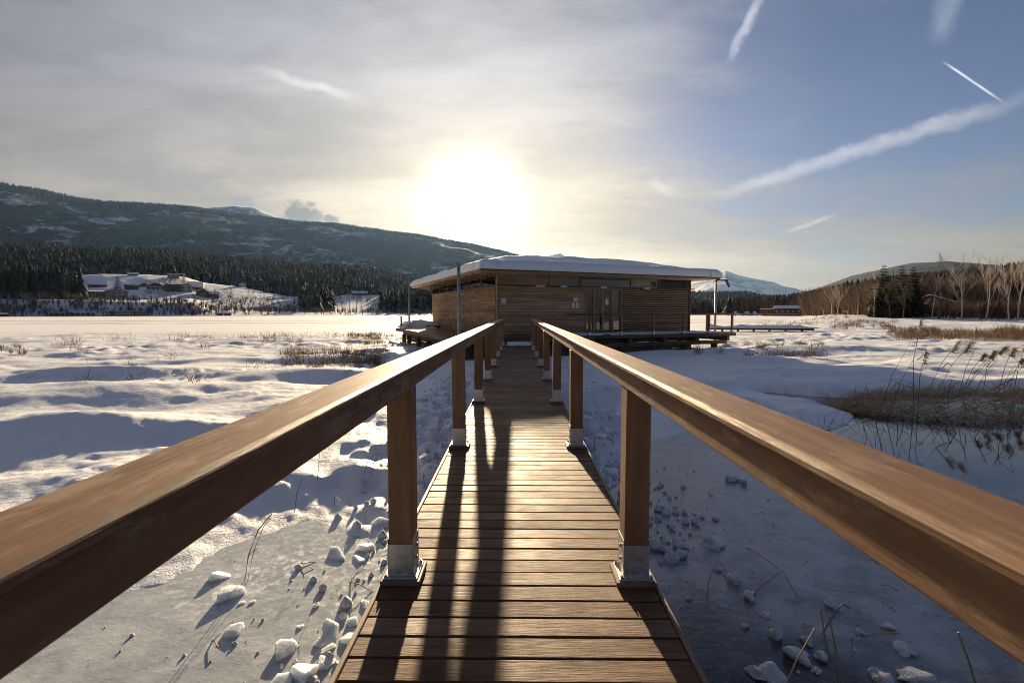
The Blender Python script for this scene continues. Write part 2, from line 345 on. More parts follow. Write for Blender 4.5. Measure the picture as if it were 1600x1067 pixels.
def slope_mat(name, forest, rock, snowc, cover, s=1., veins=.5):
    """forested mountainside with snowy clearings and gullies; cover = how little snow shows"""
    m, q, p = newmat(name); o = oc(q)
    big = q.noise(o, .0016*s, 5, .6, .3); mid = q.noise(q.mapping(o, scale=(1, .5, .35)), .010*s, 6, .68, .6); fine = q.noise(o, .05*s, 4, .7)
    k = q.m('ADD', q.m('ADD', q.m('MULTIPLY', big, .55), q.m('MULTIPLY', mid, .55)), q.m('MULTIPLY', fine, .28))
    f = q.mr(k, cover, cover+.07)
    fc = q.mix(q.mr(fine, .3, .7), tuple(c*.6 for c in forest), tuple(c*1.4 for c in forest))
    fc = q.mix(q.mr(mid, .55, .75, 0., .6), fc, rock)
    q.put(p.inputs['Base Color'], q.mix(f, fc, snowc)); p.inputs['Roughness'].default_value = .9; p.inputs['Specular IOR Level'].default_value = .1
    q.put(p.inputs['Normal'], q.bump(q.m('ADD', fine, mid), .9, 25./s))
    return m
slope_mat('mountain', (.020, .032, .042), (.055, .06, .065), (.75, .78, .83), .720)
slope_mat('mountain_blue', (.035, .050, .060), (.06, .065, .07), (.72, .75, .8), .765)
slope_mat('peak_snow', (.20, .22, .26), (.15, .17, .2), (.80, .82, .86), .60, .7)
slope_mat('dome_snow', (.10, .11, .13), (.15, .17, .2), (.80, .82, .86), .62, .9)
slope_mat('forest_floor', (.028, .026, .020), (.06, .045, .032), (.6, .63, .68), .93, 4.)
def village_mat():
    m, q, p = newmat('village_ground'); o = oc(q); n = q.noise(o, .05, 5, .65, .4); f = q.noise(o, .4, 4, .7)
    k = q.mr(q.m('ADD', q.m('MULTIPLY', n, .8), q.m('MULTIPLY', f, .4)), .62, .78)
    q.put(p.inputs['Base Color'], q.mix(k, (.78, .80, .84), (.10, .085, .07))); p.inputs['Roughness'].default_value = .9
village_mat()
# ------------------------------------------------------------------ the ground: frozen lake and snow field
ICE = -.85
lk = np_mesh('lake', [(-9000, -60, ICE), (9000, -60, ICE), (9000, 14000, ICE), (-9000, 14000, ICE)], [(0, 1, 2, 3)], MAT['lake_ice']); tag(lk, kind='structure')
POOL_L = [(-7, -3), (-5.2, 1.9), (-3.5, 2.9), (-2.75, 3.6), (-2.6, 4.15), (-2.1, 4.7), (-1.55, 4.45), (-1.2, 4.0), (-.75, 3.6), (-.6, -3)]
POOL_R = [(.3, -3), (.35, 4.9), (1.1, 5.4), (1.5, 6.6), (2.4, 8.0), (3.6, 8.9), (4.6, 9.4), (5.2, 8.7), (6.0, 8.9), (7.0, 9.9), (7.2, 11.6), (6.2, 12.6), (6.6, 13.0), (8.0, 12.2), (10.5, 12.6), (15, 13.4), (24, 13), (24, -3)]
def poly_sd(x, y, P):
    P = np.array(P, float); n = len(P); d = np.full(x.shape, 1e9); ins = np.zeros(x.shape, bool)
    for i in range(n):
        ax, ay = P[i]; bx, by = P[(i+1) % n]; ex, ey = bx-ax, by-ay
        t = np.clip(((x-ax)*ex+(y-ay)*ey)/(ex*ex+ey*ey), 0, 1); d = np.minimum(d, np.hypot(x-ax-t*ex, y-ay-t*ey))
        c = ((ay > y) != (by > y)); ins ^= c & (x < (bx-ax)*(y-ay)/(by-ay+1e-12)+ax)
    return np.where(ins, -d, d)
MOUNDS = [(-6.6, 7.6, 2.6, .75, .30, .15), (-4.2, 9.6, 2.2, .8, .22, -.1), (-9.5, 10.5, 3, 1.1, .30, .1), (-2.6, 7.2, 1.2, .6, .12, .3), (-12, 14.5, 4, 1.2, .28, 0), (-5, 14, 3.2, .9, .18, .1), (-7.5, 19, 4, 1.2, .2, 0),
          (2.6, 11.4, 1.8, .9, .24, -.15), (4.6, 10.5, 1.6, .6, .22, -.35), (6.1, 13.2, 2.2, .7, .22, -.15), (3.2, 15.6, 2.6, 1.1, .22, -.2), (8.5, 15.0, 2.6, .9, .25, .05), (12.5, 16.2, 3, 1.0, .25, .1), (9.5, 20, 3.5, 1.3, .2, 0), (16, 24, 4, 1.5, .25, 0)]
dents = []
def track(x0, y0, x1, y1, step=.42, r=.085, wob=.25):
    n = int(math.hypot(x1-x0, y1-y0)/step); nx, ny = (y1-y0), -(x1-x0); L = math.hypot(nx, ny)
    for i in range(n):
        t = i/n; o = math.sin(t*9)*wob+(.1 if i % 2 else -.1)
        dents.append((x0+(x1-x0)*t+nx/L*o+random.gauss(0, .03), y0+(y1-y0)*t+ny/L*o+random.gauss(0, .05), r*random.uniform(.8, 1.3)))
track(-16, 13.8, -2.5, 14.8, .38); track(-13, 11.7, -2.0, 17.5, .42); track(-9, 18, -3.2, 12.2, .4); track(-1.4, 5.2, -1.9, 13.5, .5, .11); track(-1.0, 6.4, -1.5, 12, .55, .12); track(1.2, 7.5, 2.0, 17.5, .45, .09, .4); track(7.5, 13.5, 9.3, 24, .5, .11); track(-18, 22, -4, 26, .5, .12); track(6, 30, 26, 27, .6, .14)
def snow_h(x, y):
    x = np.asarray(x, float); y = np.asarray(y, float)
    sx = x+1.2*(fbm(x/5, y/5, 2, 40)-.5); sy = y+1.2*(fbm(x/5, y/5, 2, 50)-.5)
    h = -.66+.34*(fbm(sx/5.5, sy/2.4, 3, 1)-.5)+.15*(fbm(sx/1.9, sy/.95, 3, 5)-.5)+.10*(fbm(x/.55, y/.34, 3, 8)-.5)*sstep(fbm(x/3.1, y/2.2, 2, 12), .35, .6)
    h += sstep(x, -30, -5)*0
    for mx, my, ax, ay, hh, rt in MOUNDS:
        c, s_ = math.cos(rt), math.sin(rt); u = (sx-mx)*c+(sy-my)*s_; v = -(sx-mx)*s_+(sy-my)*c
        v = np.where(v < 0, v/(ay*.75), v/(ay*1.6)); h = h+hh*np.exp(-(u/ax)**2-v*v)
    # rubble beside the walk, shovelled and refrozen
    by = np.exp(-((np.abs(x)-1.35)/.75)**2)*sstep(y, 3.6, 5)*(1-sstep(y, 12, 19))
    h = h+by*(.26*(vnoise(x/.22, y/.22, 60)-.45)+.20*(vnoise(x/.55, y/.55, 61)-.5))
    # reed tussocks pushing through
    ts = sstep(fbm(x/7, y/5, 3, 21), .52, .62)*sstep(y, 16, 24)
    h = h+ts*.20*(vnoise(x/.5, y/.5, 22)-.4)
    # right-hand land rises away from the lake
    edge = 15+.62*np.maximum(y-35, 0); land = sstep(x-edge, -10, 14)
    h = h+land*(sstep(y, 50, 150)*1.15+.25*(fbm(x/14, y/8, 3, 30)-.5))
    leftlake = sstep(y, 36, 58)*(1-land)
    h = h*(1-leftlake)+leftlake*(ICE-.06)
    h = np.where((np.abs(x) < 1.0) & (y < 22), np.minimum(h, -.36), h)
    hutd = ((x+1)*.919+(y-24.37)*.394, -(x+1)*.394+(y-24.37)*.919)
    under = sstep(hutd[0], -4.2, -3)*(1-sstep(hutd[0], 13, 14.5))*sstep(hutd[1], -3.4, -2.4)*(1-sstep(hutd[1], 14, 16))
    h = h*(1-under)+under*np.minimum(h, -.80)
    h = h+(-.12)*np.exp(-(np.maximum(np.abs(hutd[1]+2.9), 0)/.5)**2)*(hutd[0] > -3)*(hutd[0] < 13)
    sd = np.minimum(poly_sd(x, y, POOL_L), poly_sd(x, y, POOL_R))+.30*(fbm(x/.7, y/.7, 3, 70)-.5)+.12*(vnoise(x/.16, y/.16, 71)-.5)
    lip = np.clip(sd/np.where(x < 0, 1.5, .8), 0, 1)**np.where(x < 0, .95, .65)
    return np.where(sd > 0, (ICE-.02)+(np.maximum(h, np.where(leftlake > .9, ICE-.06, ICE+.04))-(ICE-.02))*lip, ICE-.05-np.minimum(-sd, .5)*.5)
rr = .7*np.exp(np.arange(0, 545)*.0111); aa = np.radians(np.concatenate([np.arange(-100, -56, .8), np.arange(-56, 56, .2), np.arange(56, 100.1, .8)]))
RR, AA = np.meshgrid(rr, aa, indexing='ij'); GX = RR*np.sin(AA); GY = RR*np.cos(AA)
GZ = snow_h(GX, GY)
GZ = GZ+.03*(fbm(GX/.16, GY/.12, 2, 80)-.5)*(1-sstep(RR, 8, 18))*(GZ > ICE)
for dx, dy, r_ in dents:
    msk = (np.abs(GX-dx) < 3*r_) & (np.abs(GY-dy) < 3*r_)
    if msk.any():
        d2 = ((GX[msk]-dx)**2+(GY[msk]-dy)**2)/r_**2; GZ[msk] += np.where(GZ[msk] > ICE+.1, -.085*np.exp(-d2*1.2)+.018*np.exp(-(np.sqrt(d2)-1.5)**2*4), 0)
na = len(aa); ii = (np.arange(len(rr)-1)[:, None]*na+np.arange(na-1)[None, :]).ravel()
sg = np_mesh('snow_field', np.stack([GX, GY, GZ], -1).reshape(-1, 3), np.stack([ii, ii+na, ii+na+1, ii+1], -1), MAT['snow'], smooth=True); tag(sg, kind='structure')
def on_snow(px, py):
    p = on_z(px, py, -.6)
    for _ in range(4):
        z = float(snow_h(np.array([p.x]), np.array([p.y]))[0]); p = on_z(px, py, max(z, ICE))
    return p
# ------------------------------------------------------------------ hills and mountains
class Hill:
    def __init__(s, pts, rf, rc, zb, pw, amp, ns, seed, rfl=None, lift=0.):
        s.p = np.array(pts, float); s.rf, s.rc, s.zb, s.pw, s.amp, s.ns, s.seed = rf, rc, zb, pw, amp, ns, seed; s.lift = lift; s.rfl = None
        tz = []
        for px, py in pts:
            d = ray(px, py); tz.append((math.atan2(d.x, d.y), d.z/math.hypot(d.x, d.y)))
        s.az = np.array([t[0] for t in tz]); s.tz = np.array([t[1] for t in tz])
    def pos(s, a, t):
        a = np.asarray(a, float); t = np.asarray(t, float)
        rf = s.rf if s.rfl is None else np.interp(a, s.rfl[0], s.rfl[1]); r = rf+(s.rc-rf)*t; x = r*np.sin(a); y = r*np.cos(a)
        zc = CAMZ+s.rc*np.interp(a, s.az, s.tz)-s.lift
        t1 = np.minimum(t, 1.)
        n = 1-np.abs(2*fbm(x/s.ns, y/s.ns*.6, 5, s.seed)-1)
        z = s.zb+(zc-s.zb)*(t1**s.pw+s.amp*(n-.72)*np.sin(np.pi*t1)*1.6)
        z = np.where(t > 1, s.zb+(zc-s.zb)*(1-.75*np.clip((t-1)/.5, 0, 1)), z)
        z = z+(zc-s.zb)*.012*(fbm(x/s.ns*9, y/s.ns*9, 3, s.seed+9)-.5)*(t > .3)
        return np.stack([x, y, z], -1)
    def mesh(s, name, mat, nu, nv):
        a = np.linspace(s.az[0], s.az[-1], nu); t = np.concatenate([np.linspace(0, 1, nv), [1.15, 1.5]])
        T, A = np.meshgrid(t, a, indexing='ij'); V = s.pos(A, T).reshape(-1, 3); k = nu
        i0 = (np.arange(len(t)-1)[:, None]*k+np.arange(k-1)[None, :]).ravel()
        return tag(np_mesh(name, V, np.stack([i0, i0+k, i0+k+1, i0+1], -1), mat, smooth=True), kind='structure')
    def scatter(s, n, t0, t1, a0=None, a1=None):
        a = rng.uniform(s.az[0] if a0 is None else a0, s.az[-1] if a1 is None else a1, n); return s.pos(a, rng.uniform(t0, t1, n))
def az(px): d = ray(px, HZ); return math.atan2(d.x, d.y)
mtn = Hill([(-420, 300), (-250, 278), (-100, 280), (0, 291), (60, 300), (110, 312), (160, 319), (230, 322), (300, 328), (360, 337), (420, 345), (470, 350), (520, 353), (560, 358), (600, 364), (650, 370), (700, 379), (740, 386), (790, 397), (830, 408), (880, 418), (950, 430), (1010, 450), (1060, 470)], 1900, 4000, 60, .82, .13, 520, 3)
mtn.mesh('mountain', MAT['mountain'], 420, 70)
Hill([(280, 345), (300, 330), (330, 325), (372, 322), (396, 324), (425, 337), (455, 349), (480, 358)], 4300, 5600, 300, .7, .05, 700, 8).mesh('snowy_summit', MAT['dome_snow'], 80, 24)
Hill([(770, 440), (800, 415), (822, 403), (838, 398), (852, 402), (866, 397), (876, 396), (888, 404), (905, 410), (930, 430), (960, 450), (1040, 452), (1085, 440), (1110, 432), (1122, 427), (1135, 423), (1150, 429), (1172, 434), (1192, 438), (1207, 440), (1222, 447), (1240, 450), (1262, 457), (1300, 464), (1360, 476)], 6500, 9000, 20, .9, .16, 1200, 14).mesh('far_peaks', MAT['peak_snow'], 300, 50)
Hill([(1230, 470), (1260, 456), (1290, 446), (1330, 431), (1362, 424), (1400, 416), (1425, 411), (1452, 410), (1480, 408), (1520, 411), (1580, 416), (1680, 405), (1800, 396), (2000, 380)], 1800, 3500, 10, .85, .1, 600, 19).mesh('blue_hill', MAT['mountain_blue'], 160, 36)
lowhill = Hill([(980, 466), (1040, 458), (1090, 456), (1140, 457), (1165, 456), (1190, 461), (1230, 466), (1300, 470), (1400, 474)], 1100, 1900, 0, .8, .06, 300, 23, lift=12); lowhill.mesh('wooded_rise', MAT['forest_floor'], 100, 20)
ridge = Hill([(-420, 372), (-200, 378), (0, 381), (60, 380), (110, 385), (170, 386), (250, 389), (300, 395), (400, 404), (460, 408), (520, 412), (560, 415), (610, 424), (650, 433), (700, 443), (760, 455), (840, 468), (930, 478), (1000, 482)], 620, 1250, 4, .8, .10, 260, 27, lift=16); ridge.mesh('forest_ridge', MAT['forest_floor'], 260, 46)
slope = Hill([(1090, 482), (1130, 473), (1170, 465), (1210, 459), (1250, 452), (1290, 445), (1340, 437), (1400, 426), (1450, 419), (1520, 413), (1560, 407), (1600, 402), (1680, 396), (1800, 388), (2000, 380), (2300, 370)], 250, 640, -.2, .9, .06, 160, 31, lift=19); slope.rfl = ([az(1250), az(1330)], [430, 250]); slope.mesh('wooded_slope', MAT['forest_floor'], 200, 40)
# the village shore: bank, meadow, fields
VP = [(-420, 470), (-100, 452), (0, 448), (90, 440), (118, 430), (160, 427), (230, 428), (290, 432), (320, 441), (365, 446), (400, 452), (450, 462), (520, 463), (545, 459), (590, 460), (620, 468), (660, 478), (720, 484), (820, 486)]
class Shore(Hill):
    def pos(s, a, t):
        P = Hill.pos(s, a, t); tt = np.clip(np.asarray(t, float), 0, 1)
        bank = np.interp(np.asarray(a), [az(0), az(110), az(300), az(335), az(480), az(640)], [9.5, 9.5, 8.5, 2.5, 2, 1.2])
        fl = sstep(tt, .02, .14)*bank+sstep(tt, .22, 1.)*np.maximum(P[..., 2]-bank, 0)*1.0
        z = ICE+.15+np.where(np.asarray(t) > 1, P[..., 2], fl)
        P[..., 2] = z+.5*(fbm(P[..., 0]/9, P[..., 1]/9, 3, 77)-.5)*(tt > .03); return P
shore = Shore(VP, 345, 640, 0, 1., .0, 80, 35); shore.mesh('shore_ground', MAT['village_ground'], 330, 70)
def on_shore(px, py):
    a = az(px); d = ray(px, py); e = d.z/math.hypot(d.x, d.y); ts = np.linspace(.0, 1, 200); P = shore.pos(np.full(200, a), ts)
    el = (P[:, 2]-CAMZ)/np.hypot(P[:, 0], P[:, 1]); k = np.argmax(el >= e) if (el >= e).any() else 199
    return Vector(P[k])
# ------------------------------------------------------------------ forests far off
def conifer_tpl(seed, tiers=4, n=7):
    q = random.Random(seed); V = []; T = []
    for k in range(tiers):
        z0 = .10+.80*k/tiers; z1 = min(1., z0+.42-.04*k); r = .24*(1-k/(tiers+.35)); b0 = len(V); V.append((0, 0, z1 if k < tiers-1 else 1.))
        for i in range(n):
            an = 2*math.pi*(i+.5*(k % 2))/n; rr_ = r*q.uniform(.65, 1.2); V.append((rr_*math.cos(an), rr_*math.sin(an), z0+q.uniform(-.05, .05)))
        T += [(b0, b0+1+i, b0+1+(i+1) % n) for i in range(n)]
    return np.array(V), np.array(T)
def bare_tpl(seed, n=34):
    q = random.Random(seed); V = []; T = []
    for i in range(n):
        z0 = q.uniform(.12, .5) if i else 0; L = q.uniform(.3, .55); an = q.uniform(0, 6.28); sp = q.uniform(.05, .42) if i else .02
        x0, y0 = q.uniform(-.05, .05), q.uniform(-.05, .05); wd = q.uniform(.006, .014) if i else .02; k = len(V)
        if not i: z0, L = 0, .8
        c, s_ = math.cos(an+1.57)*wd, math.sin(an+1.57)*wd
        V += [(x0-c, y0-s_, z0), (x0+c, y0+s_, z0), (x0+math.cos(an)*sp, y0+math.sin(an)*sp, min(1, z0+L))]; T.append((k, k+1, k+2))
    return np.array(V), np.array(T)
def forest(name, P, h0, h1, tpls, cols, widen=(1., 1.), cjit=.25, weights=None, label=None, cat=None):
    Vs = []; Ts = []; Cs = []; off = 0; n = len(P); pick = rng.choice(len(tpls), n, p=weights)
    for k, (tv, tt) in enumerate(tpls):
        Q = P[pick == k]; m_ = len(Q)
        if not m_: continue
        h = rng.uniform(h0, h1, m_); wd = h*rng.uniform(widen[0], widen[1], m_); an = rng.uniform(0, 6.28, m_); c, s_ = np.cos(an), np.sin(an)
        X = (tv[None, :, 0]*c[:, None]-tv[None, :, 1]*s_[:, None])*wd[:, None]+Q[:, 0:1]; Y = (tv[None, :, 0]*s_[:, None]+tv[None, :, 1]*c[:, None])*wd[:, None]+Q[:, 1:2]; Z = tv[None, :, 2]*h[:, None]+Q[:, 2:3]-.3
        Vs.append(np.stack([X, Y, Z], -1).reshape(-1, 3)); Ts.append((tt[None]+(np.arange(m_)*len(tv))[:, None, None]).reshape(-1, 3)+off); off += m_*len(tv)
        cc = np.array(cols[k])[None]*(1+cjit*rng.normal(0, 1, (m_, 1)).clip(-1.6, 1.6))+rng.normal(0, .003, (m_, 3)); Cs.append(np.repeat(cc.clip(.004, 1), len(tv), 0))
    o = np_mesh(name, np.concatenate(Vs), np.concatenate(Ts), MAT['tinted'], np.concatenate(Cs)); return tag(o, label, cat, kind='stuff')
CON = [conifer_tpl(s) for s in range(4)]; FIN = [conifer_tpl(20+s, 8, 9) for s in range(3)]; BARE = [bare_tpl(s) for s in range(4)]
GR = (.020, .030, .020); LB = (.034, .025, .017); BR = (.055, .042, .032)
tp = CON[:3]+[CON[3]]+BARE[:2]; cl = [GR, (.016, .025, .019), (.022, .030, .020), LB, BR, (.048, .035, .027)]
P1 = ridge.scatter(11000, .02, 1.03, az(-250), az(900)); P1 = P1[(fbm(P1[:, 0]/60, P1[:, 1]/60, 2, 4) > .18)]
forest('ridge_forest', P1, 13, 24, tp, cl, (.85, 1.3), .3, [.2, .2, .15, .2, .13, .12], 'dark wooded ridge rising behind the village across the lake', 'forest')
P2 = mtn.scatter(5200, .93, 1.0, az(-150), az(850)); P2 = np.concatenate([P2, mtn.scatter(2500, .85, .95, az(-150), az(640))])
forest('mountain_forest', P2, 20, 34, CON[:2], [(.022, .032, .034), (.018, .027, .03)], (.8, 1.2), .2, None, 'thin fringe of conifers along the skyline of the left mountain', 'forest')
P3 = slope.scatter(7500, .10, 1.03, az(1080), az(1750))
forest('slope_forest', P3, 10, 17, tp, [GR, (.02, .026, .018), (.034, .032, .02), (.06, .042, .028), (.12, .085, .06), (.09, .065, .046)], (.9, 1.4), .3, [.14, .14, .12, .2, .2, .2], 'dark mixed forest covering the slope at the right', 'forest')
P4 = lowhill.scatter(2200, .3, 1.03)
forest('low_hill_forest', P4, 14, 22, CON, [GR]*4, (1, 1.5), .2, None, 'blue wooded rise seen under the right eave of the hut', 'forest')
# the dark wood at the left end of the village shore
P5 = shore.scatter(1500, .16, .62, az(-130), az(58)); P5 = np.concatenate([P5, shore.pos(az(50)+(az(135)-az(50))*rng.beta(1, 2.2, 800), rng.uniform(.20, .5, 800))])
forest('lakeside_wood', P5, 11, 23, FIN+BARE[:1], [(.016, .024, .017), (.02, .028, .018), (.03, .03, .02), (.06, .045, .035)], (.6, 1.0), .3, [.3, .3, .25, .15], 'dense dark wood on the shore left of the village', 'forest')
P6 = np.concatenate([shore.scatter(520, .015, .15, az(-120), az(330)), shore.scatter(330, .02, .35, az(330), az(700)), shore.scatter(260, .25, .7, az(320), az(520))])
forest('shore_thicket', P6, 2.5, 6.5, BARE, [(.13, .115, .105), (.15, .13, .115), (.10, .085, .08), (.17, .145, .125)], (1., 1.9), .3, None, 'leafless brush along the snowy bank below the village', 'brush')
a_ = rng.uniform(az(470), az(760), 900); P7 = shore.pos(a_, rng.uniform(.28, .98, 900)); P7 = P7[(a_ < az(520)) | (a_ > az(596))]
forest('hillside_wood', P7, 12, 22, tp, cl, (.9, 1.3), .3, [.2, .2, .15, .2, .13, .12], 'wood around the snowy clearing left of the hut', 'forest')
# brown thicket along the right edge of the marsh, behind the birches
n = 2600; a_ = rng.uniform(az(1255), az(1800), n); r_ = np.interp(a_, [az(1255), az(1380)], [248, 165])+rng.random(n)**1.3*np.interp(a_, [az(1255), az(1380)], [30, 97]); P8 = np.stack([r_*np.sin(a_), r_*np.cos(a_), np.full(n, .3)], -1)
n2 = 330; a2 = rng.uniform(az(1380), az(1800), n2); r2 = rng.uniform(136, 148, n2); P8b = np.stack([r2*np.sin(a2), r2*np.cos(a2), np.full(n2, .1)], -1)
forest('marsh_brush', P8b, 1.2, 5.5, BARE, [(.20, .135, .095), (.17, .115, .08), (.23, .16, .115), (.12, .082, .06)], (.9, 1.8), .3, None, 'low brown brush at the foot of the birches', 'brush')
forest('marsh_thicket', P8, 3.5, 13.5, BARE, [(.20, .135, .095), (.17, .115, .08), (.23, .16, .115), (.12, .082, .06)], (.8, 1.5), .3, None, 'brown leafless thicket behind the snowy marsh at right', 'brush')
n = 900; a_ = rng.uniform(az(1130), az(1330), n); r_ = rng.uniform(400, 560, n); P9 = np.stack([r_*np.sin(a_), r_*np.cos(a_), np.full(n, -.5)], -1)
forest('bay_thicket', P9, 6, 17, BARE+CON[:1], [(.16, .11, .08), (.14, .096, .07), (.18, .13, .09), (.11, .08, .06), GR], (.9, 1.6), .3, [.22, .22, .22, .22, .12], 'leafless trees massed behind the red boathouse', 'brush')
# ------------------------------------------------------------------ boardwalk
bw = thing('boardwalk', 'brown plank boardwalk leading straight ahead to the hut', 'boardwalk', (0, 0, 0))
PIT = .1219; HW = .648
pm = []
for k in range(5):
    mb = MB().box(-HW, HW, -PIT/2+.0045, PIT/2-.0045, -.026, 0); pm.append(mb.mesh('plank', MAT['deck_wood'], bevel=.0035))
y = -1.6; k = 0
while y < 21.55:
    o = link('plank', pm[k % 5], bw); o.location = (random.gauss(0, .0012), y, random.gauss(0, .0008)); o.rotation_euler = (random.gauss(0, .006), random.gauss(0, .0008), random.gauss(0, .0008)+(math.pi if random.random() < .5 else 0)); y += PIT; k += 1
for s in (-1, 1):
    for i in range(6):
        y0 = -1.6+i*3.86; box('edge_board', MAT['trim_wood'], bw, *(sorted((s*(HW+.002), s*(HW+.024)))), y0, y0+3.852, -.165, .004, .003)
    for xx in (.46,):
        box('joist', MAT['beam_wood'], bw, s*xx-.05, s*xx+.05, -1.6, 21.5, -.20, -.027)
for yy in np.arange(1.2, 21, 4.66):
    box('cross_beam', MAT['beam_wood'], bw, -.70, .70, yy-.07, yy+.07, -.36, -.202)
    for s in (-1, 1): MB().tube([(s*.5, yy, -1.6), (s*.5, yy, -.362)], .085, 10).build('pile', MAT['beam_wood'], bw, True)
# railings
NP = 9; PY = [-.01+2.33*i for i in range(NP)]
pw_, ZB, ZT, ZC = .0585, .949, 1.043, 1.066
post_mesh = MB().box(-pw_, pw_, -pw_, pw_, .185, ZB-.002).mesh('post', MAT['post_wood'], bevel=.004)
def shoe_mesh():
    g = .0625; t = .004; m_ = MB()
    m_.box(-g, -g+t, -g, g, .033, .215).box(g-t, g, -g, g, .033, .215).box(-g+t, g-t, -g, -g+t, .033, .19).box(-g+t, g-t, g-t, g, .033, .19)
    return m_.mesh('steel_shoe', MAT['galvanised'], bevel=.0012)
shoe_m = shoe_mesh()
plate_m = MB().box(-.083, .083, -.083, .083, .025, .033).mesh('base_plate', MAT['galvanised'], bevel=.0015)
pad_m = MB().box(-.0955, .0955, -.0955, .0955, .0005, .025).mesh('wood_pad', MAT['trim_wood'], bevel=.003)
bolt_m = MB().tube([(0, 0, 0), (0, 0, .010)], .0095, 6).tube([(0, 0, .008), (0, 0, .017)], .0045, 6).mesh('bolt', MAT['bolt_steel'])
sbolt_m = MB().tube([(0, 0, 0), (.008, 0, 0)], .009, 6).mesh('bolt', MAT['bolt_steel'])
for s, lab in ((-1, 'brown wooden railing on steel shoes along the left edge of the boardwalk'), (1, 'brown wooden railing on steel shoes along the right edge of the boardwalk')):
    rl = thing('railing', lab, 'railing', (0, 0, 0), 0, 'boardwalk railings')
    for yy in PY:
        o = link('post', post_mesh, rl); o.location = (s*.5675, yy, 0); o.rotation_euler = (0, random.gauss(-.006, .003), random.choice((0, math.pi/2*2)))
        sh = link('steel_shoe', shoe_m, rl); sh.location = (s*.5675, yy, 0)
        link('base_plate', plate_m, sh)
        pd = link('wood_pad', pad_m, rl); pd.location = (s*.5655, yy, 0)
        for bx, by_ in ((-.07, -.072), (.07, -.072), (-.07, .072), (.07, .072)):
            bo = link('bolt', bolt_m, sh); bo.location = (bx, by_, .033)
        for bz in (.10, .165):
            bo = link('bolt', sbolt_m, sh); bo.location = (-s*.0625, 0, bz); bo.rotation_euler = (0, 0, 0 if s < 0 else math.pi)
    x0, x1 = (.504, .628)
    for i, (ya, yb) in enumerate(((-1.6, PY[2]), (PY[2], PY[4]), (PY[4], PY[6]), (PY[6], PY[8]+.07))):
        mb = MB().box(-(x1-x0)/2, (x1-x0)/2, (ya-yb)/2+.001, (yb-ya)/2-.001, ZB, ZT); o = mb.build('rail_beam', MAT['rail_wood'], rl, bevel=.004); o.location = (s*(x0+x1)/2, (ya+yb)/2, 0)
        c0, c1 = .478, .637
        w2 = (c1-c0)/2; prof = [(-w2, ZT+.001), (w2, ZT+.001), (w2, ZC-.008), (w2-.012, ZC), (-w2+.012, ZC), (-w2, ZC-.008)]
        o = MB().prism(prof, (ya-yb)/2+.0008, (yb-ya)/2-.0008).build('handrail', MAT['rail_wood'], rl, bevel=.002); o.location = (s*(c0+c1)/2, (ya+yb)/2, 0); o.rotation_euler = (0, random.gauss(0, .003), 0)
# ------------------------------------------------------------------ hut and terrace (own frame: x along the entrance front, y along the lake side)
DZ_ = .165; HR = math.atan2(.394, .919); HC = (-1.0, 24.37, DZ_); LA, LB_ = 12.34, 14.2
def hut_w(a, b_, z=0.):  return Vector((HC[0]+a*.919-b_*.394, HC[1]+a*.394+b_*.919, DZ_+z))
hut = thing('hut', 'low brown timber hut with snow on its flat roof at the end of the boardwalk', 'hut', HC, HR)
WH = 2.49
fw = box('front_wall', MAT['dark_panel'], hut, .06, 5.10, .05, .16, 0, WH)
fr = box('front_wall', MAT['dark_panel'], hut, 7.49, LA, .08, .17, 0, WH)
lw = box('side_wall', MAT['dark_panel'], hut, .05, .16, .17, LB_, 0, WH)
box('side_wall', MAT['interior'], hut, LA-.12, LA, .18, LB_, 0, WH)
box('rear_wall', MAT['interior'], hut, .17, LA-.13, LB_-.12, LB_, 0, WH)
box('floor', MAT['interior'], hut, .17, LA-.13, .20, LB_-.13, -.05, .02)
NR = 17; ph = WH/NR
def board(L, h, axis, lap=.018, t=.022):
    pr = [(-t-lap, 0), (-t, h), (0, h), (0, 0)] if True else None
    return MB().prism([(p[0], p[1]) for p in pr], 0, L, 'x' if axis == 'x' else 'y')
for i in range(NR):
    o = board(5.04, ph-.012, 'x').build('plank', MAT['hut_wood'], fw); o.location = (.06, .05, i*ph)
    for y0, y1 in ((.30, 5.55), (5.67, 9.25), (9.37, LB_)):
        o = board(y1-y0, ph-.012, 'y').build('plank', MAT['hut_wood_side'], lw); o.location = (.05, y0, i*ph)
NL = 24; lh = WH/NL
lou = MB().prism([(-.055, 0), (-.045, .012), (0, .062), (0, .045)], 0, LA-7.55, 'x').mesh('slat', MAT['hut_wood'])
for i in range(NL):
    o = link('slat', lou, fr); o.location = (7.52, .079, i*lh+.015)
for y0 in (5.56, 9.26): box('batten', MAT['frame_wood'], hut, .0, .049, y0, y0+.10, 0, WH)
box('corner_post', MAT['frame_wood'], hut, -.02, .048, -.02, .10, 0, 3.04); box('corner_post', MAT['dark_metal'], hut, -.01, .048, .12, .28, 0, WH)
box('corner_post', MAT['beam_wood'], hut, LA+.002, LA+.10, 0, .10, 0, 3.04)
box('sill_beam', MAT['beam_wood'], hut, -.03, LA+.35, -.05, .16, WH+.002, WH+.06)
box('sill_beam', MAT['beam_wood'], hut, -.03, .15, .162, LB_, WH+.002, WH+.06)
box('sill_beam', MAT['beam_wood'], hut, LA-.12, LA+.02, .162, LB_, WH+.002, WH+.06); box('sill_beam', MAT['beam_wood'], hut, .152, LA-.122, LB_-.12, LB_, WH+.002, WH+.06)
